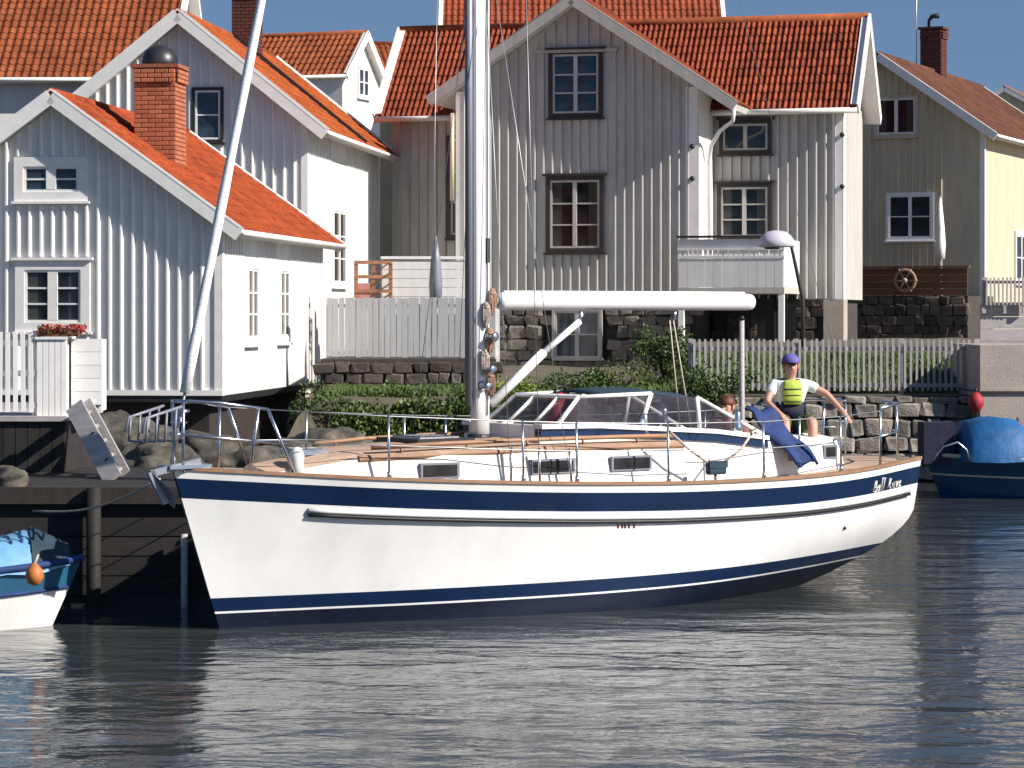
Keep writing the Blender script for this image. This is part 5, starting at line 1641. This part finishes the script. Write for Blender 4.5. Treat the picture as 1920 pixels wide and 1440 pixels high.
# ------------------------------------------------------------------ the two small boats
def open_boat(name, label, loc, rz, L, B, H, hull_m, band_m, low_m, sb=.62):
    o = empty(name, loc, rz, label, 'boat')
    def pt(t, s, side):
        """t 0 bow .. 1 stern, s height 0..1"""
        b = B / 2 * (1 - (1 - min(1, t / .55)) ** 2.2) ** .9 * (1 - .12 * max(0, (t - .55) / .45))
        sh = H * (1 + .28 * (1 - t) ** 2)
        z = -.15 + (sh + .15) * s
        f = .60 + .40 * s ** .7
        x = L * t + (1 - s) * .35 * (1 - t)
        return Vector((x, side * max(.01, b * f), z))
    T_ = [i / 24 for i in range(25)]
    def part(nm, s0, s1, m, off=0.0, nz=6):
        mb = MB()
        for side in (-1, 1):
            vs = [pt(t, s0 + (s1 - s0) * k / nz, side) + Vector((0, side * off, 0)) for k in range(nz + 1) for t in T_]
            n_ = 25
            mb.add(vs, [((k * n_ + i, k * n_ + i + 1, (k + 1) * n_ + i + 1, (k + 1) * n_ + i) if side < 0 else (k * n_ + i + 1, k * n_ + i, (k + 1) * n_ + i, (k + 1) * n_ + i + 1)) for k in range(nz) for i in range(24)], 0, True)
        a, b, c_, d = pt(1, s0, -1), pt(1, s0, 1), pt(1, s1, 1), pt(1, s1, -1)
        mb.add([a, b, c_, d], [(0, 1, 2, 3)])
        return mb.build(nm, M[m], o)
    part('hull', 0, sb, low_m)
    part('hull_band', sb, 1.0, hull_m, nz=4)
    for side in (-1, 1):
        MB().tube([pt(t, 1, side) + Vector((0, side * .012, .0)) for t in T_], .032, 8).build('gunwale', M[band_m], o)
        MB().tube([pt(t, sb, side) + Vector((0, side * .008, .0)) for t in T_], .018, 6).build('rub_strip', M[band_m], o)
    mb = MB()
    mb.loft([[pt(t, .72, -1), pt(t, .72, 1)] for t in T_], closed=False, cap=False)
    mb.build('floor', M['grey_wood'], o)
    return o, pt


lb, lpt = open_boat('covered_boat', 'white hulled small boat with pale blue cover at the left edge', Vector((at(154, 0, 25.6).x, 25.6, 0)), R(195), 4.2, 1.7, .50, 'band_blue', 'canvas_blue', 'white_paint', .66)
mb = MB()
rows = []
for i in range(33):
    t = .03 + .95 * i / 32
    rise = .27 * min(1, (t - .02) / .11) ** .7 + .03 * math.sin(t * 23)
    a, b = lpt(t, 1, -1), lpt(t, 1, 1)
    rows.append([a.lerp(b, k / 10) + Vector((0, (a.y - b.y) * .02 * (1 if k == 0 else -1 if k == 10 else 0), .035 - (.10 if k in (0, 10) else 0) + rise * (1 - abs(k / 5 - 1) ** 1.4) + .02 * math.sin(k * 2 + i * 1.3))) for k in range(11)])
cvr = mb.loft(rows, closed=False, cap=False).build('cover', M['tarp_pale'], lb)
mb = MB()
mb.loft([[p + Vector((0, 0, .03)) for p in r] for r in rows[0:4]], closed=False, cap=False)
mb.build('cover_front_shade', M['canvas_teal'], lb)  # front slope of the tarp, its shade put into the dark teal colour
ob = empty('orange_float', (at(72, 0, 24.4).x, 24.2, .62), 0, 'orange float hanging at the side of the pale blue cover', 'float')
MB().loft([[(r * math.cos(k * math.pi / 7), r * math.sin(k * math.pi / 7), z) for k in range(14)] for z, r in ((-.10, .02), (-.08, .06), (-.02, .085), (.04, .075), (.08, .04), (.10, .02))]).build('ball', M['orange'], ob)
MB().tube([(0, 0, .09), (.02, .08, .17)], .012, 6).build('lanyard', M['rope'], ob)

rbt, rpt = open_boat('blue_boat', 'blue open boat with bright blue tarpaulin moored behind the yacht stern', Vector((at(1735, 0, 43).x, 43.2, 0)), R(6), 6.0, 2.1, .55, 'boat_blue', 'cream_paint', 'boat_blue')
mb = MB()
rows = []
for x, h_, w_ in ((.50, .02, .55), (.56, .42, .66), (.66, .62, .74), (1.1, .70, .80), (1.45, .66, .82), (1.62, .50, .83), (1.75, .25, .84), (2.4, .20, .86), (4.5, .20, .9)):
    rows.append([(x + .02 * math.sin(k * 1.9), -w_ + 2 * w_ * k / 12, .60 + h_ * (1 - abs(k / 6 - 1) ** 5) + .012 * math.sin(k * 2.3 + x * 5)) for k in range(13)])
mb.loft(rows, closed=False, cap=False).build('tarpaulin', M['tarp_blue'], rbt)
oc = MB()
oc.loft([[(x + .0, y_, z) for x, y_ in ((-.05, -.22), (.45, -.26), (.5, .2), (-.05, .18))] for z in (.55, .9, 1.22)], smooth=False)
oc.build('motor_cover', M['cloth_navy'], rbt, fix=True)
MB().tube([(.0, -.62, .62), (.15, -.66, .85), (.38, -.68, .92), (.52, -.68, .80), (.58, -.68, .62)], .02, 8).build('hand_rail', M['metal'], rbt)
for px, py, d, r, lab in ((1830, 752, 46.0, .14, 'red buoy on the concrete quay edge above the blue tarpaulin'), (1908, 805, 43.9, .12, 'small red buoy at the far right edge beside the blue tarpaulin')):
    b_ = empty('red_buoy', at(px, py, d), 0, lab, 'buoy', 'red buoys by the blue boat')
    MB().loft([[(q * r * math.cos(k * math.pi / 7), q * r * math.sin(k * math.pi / 7), z * r) for k in range(14)] for z, q in ((-1.5, .1), (-1.2, .6), (-.4, 1), (.3, .95), (.9, .5), (1.15, .15))]).build('float', M['red'], b_)
    MB().tube([(0, 0, r), (0, 0, r * 1.6)], .02, 6).build('ring', M['black'], b_)
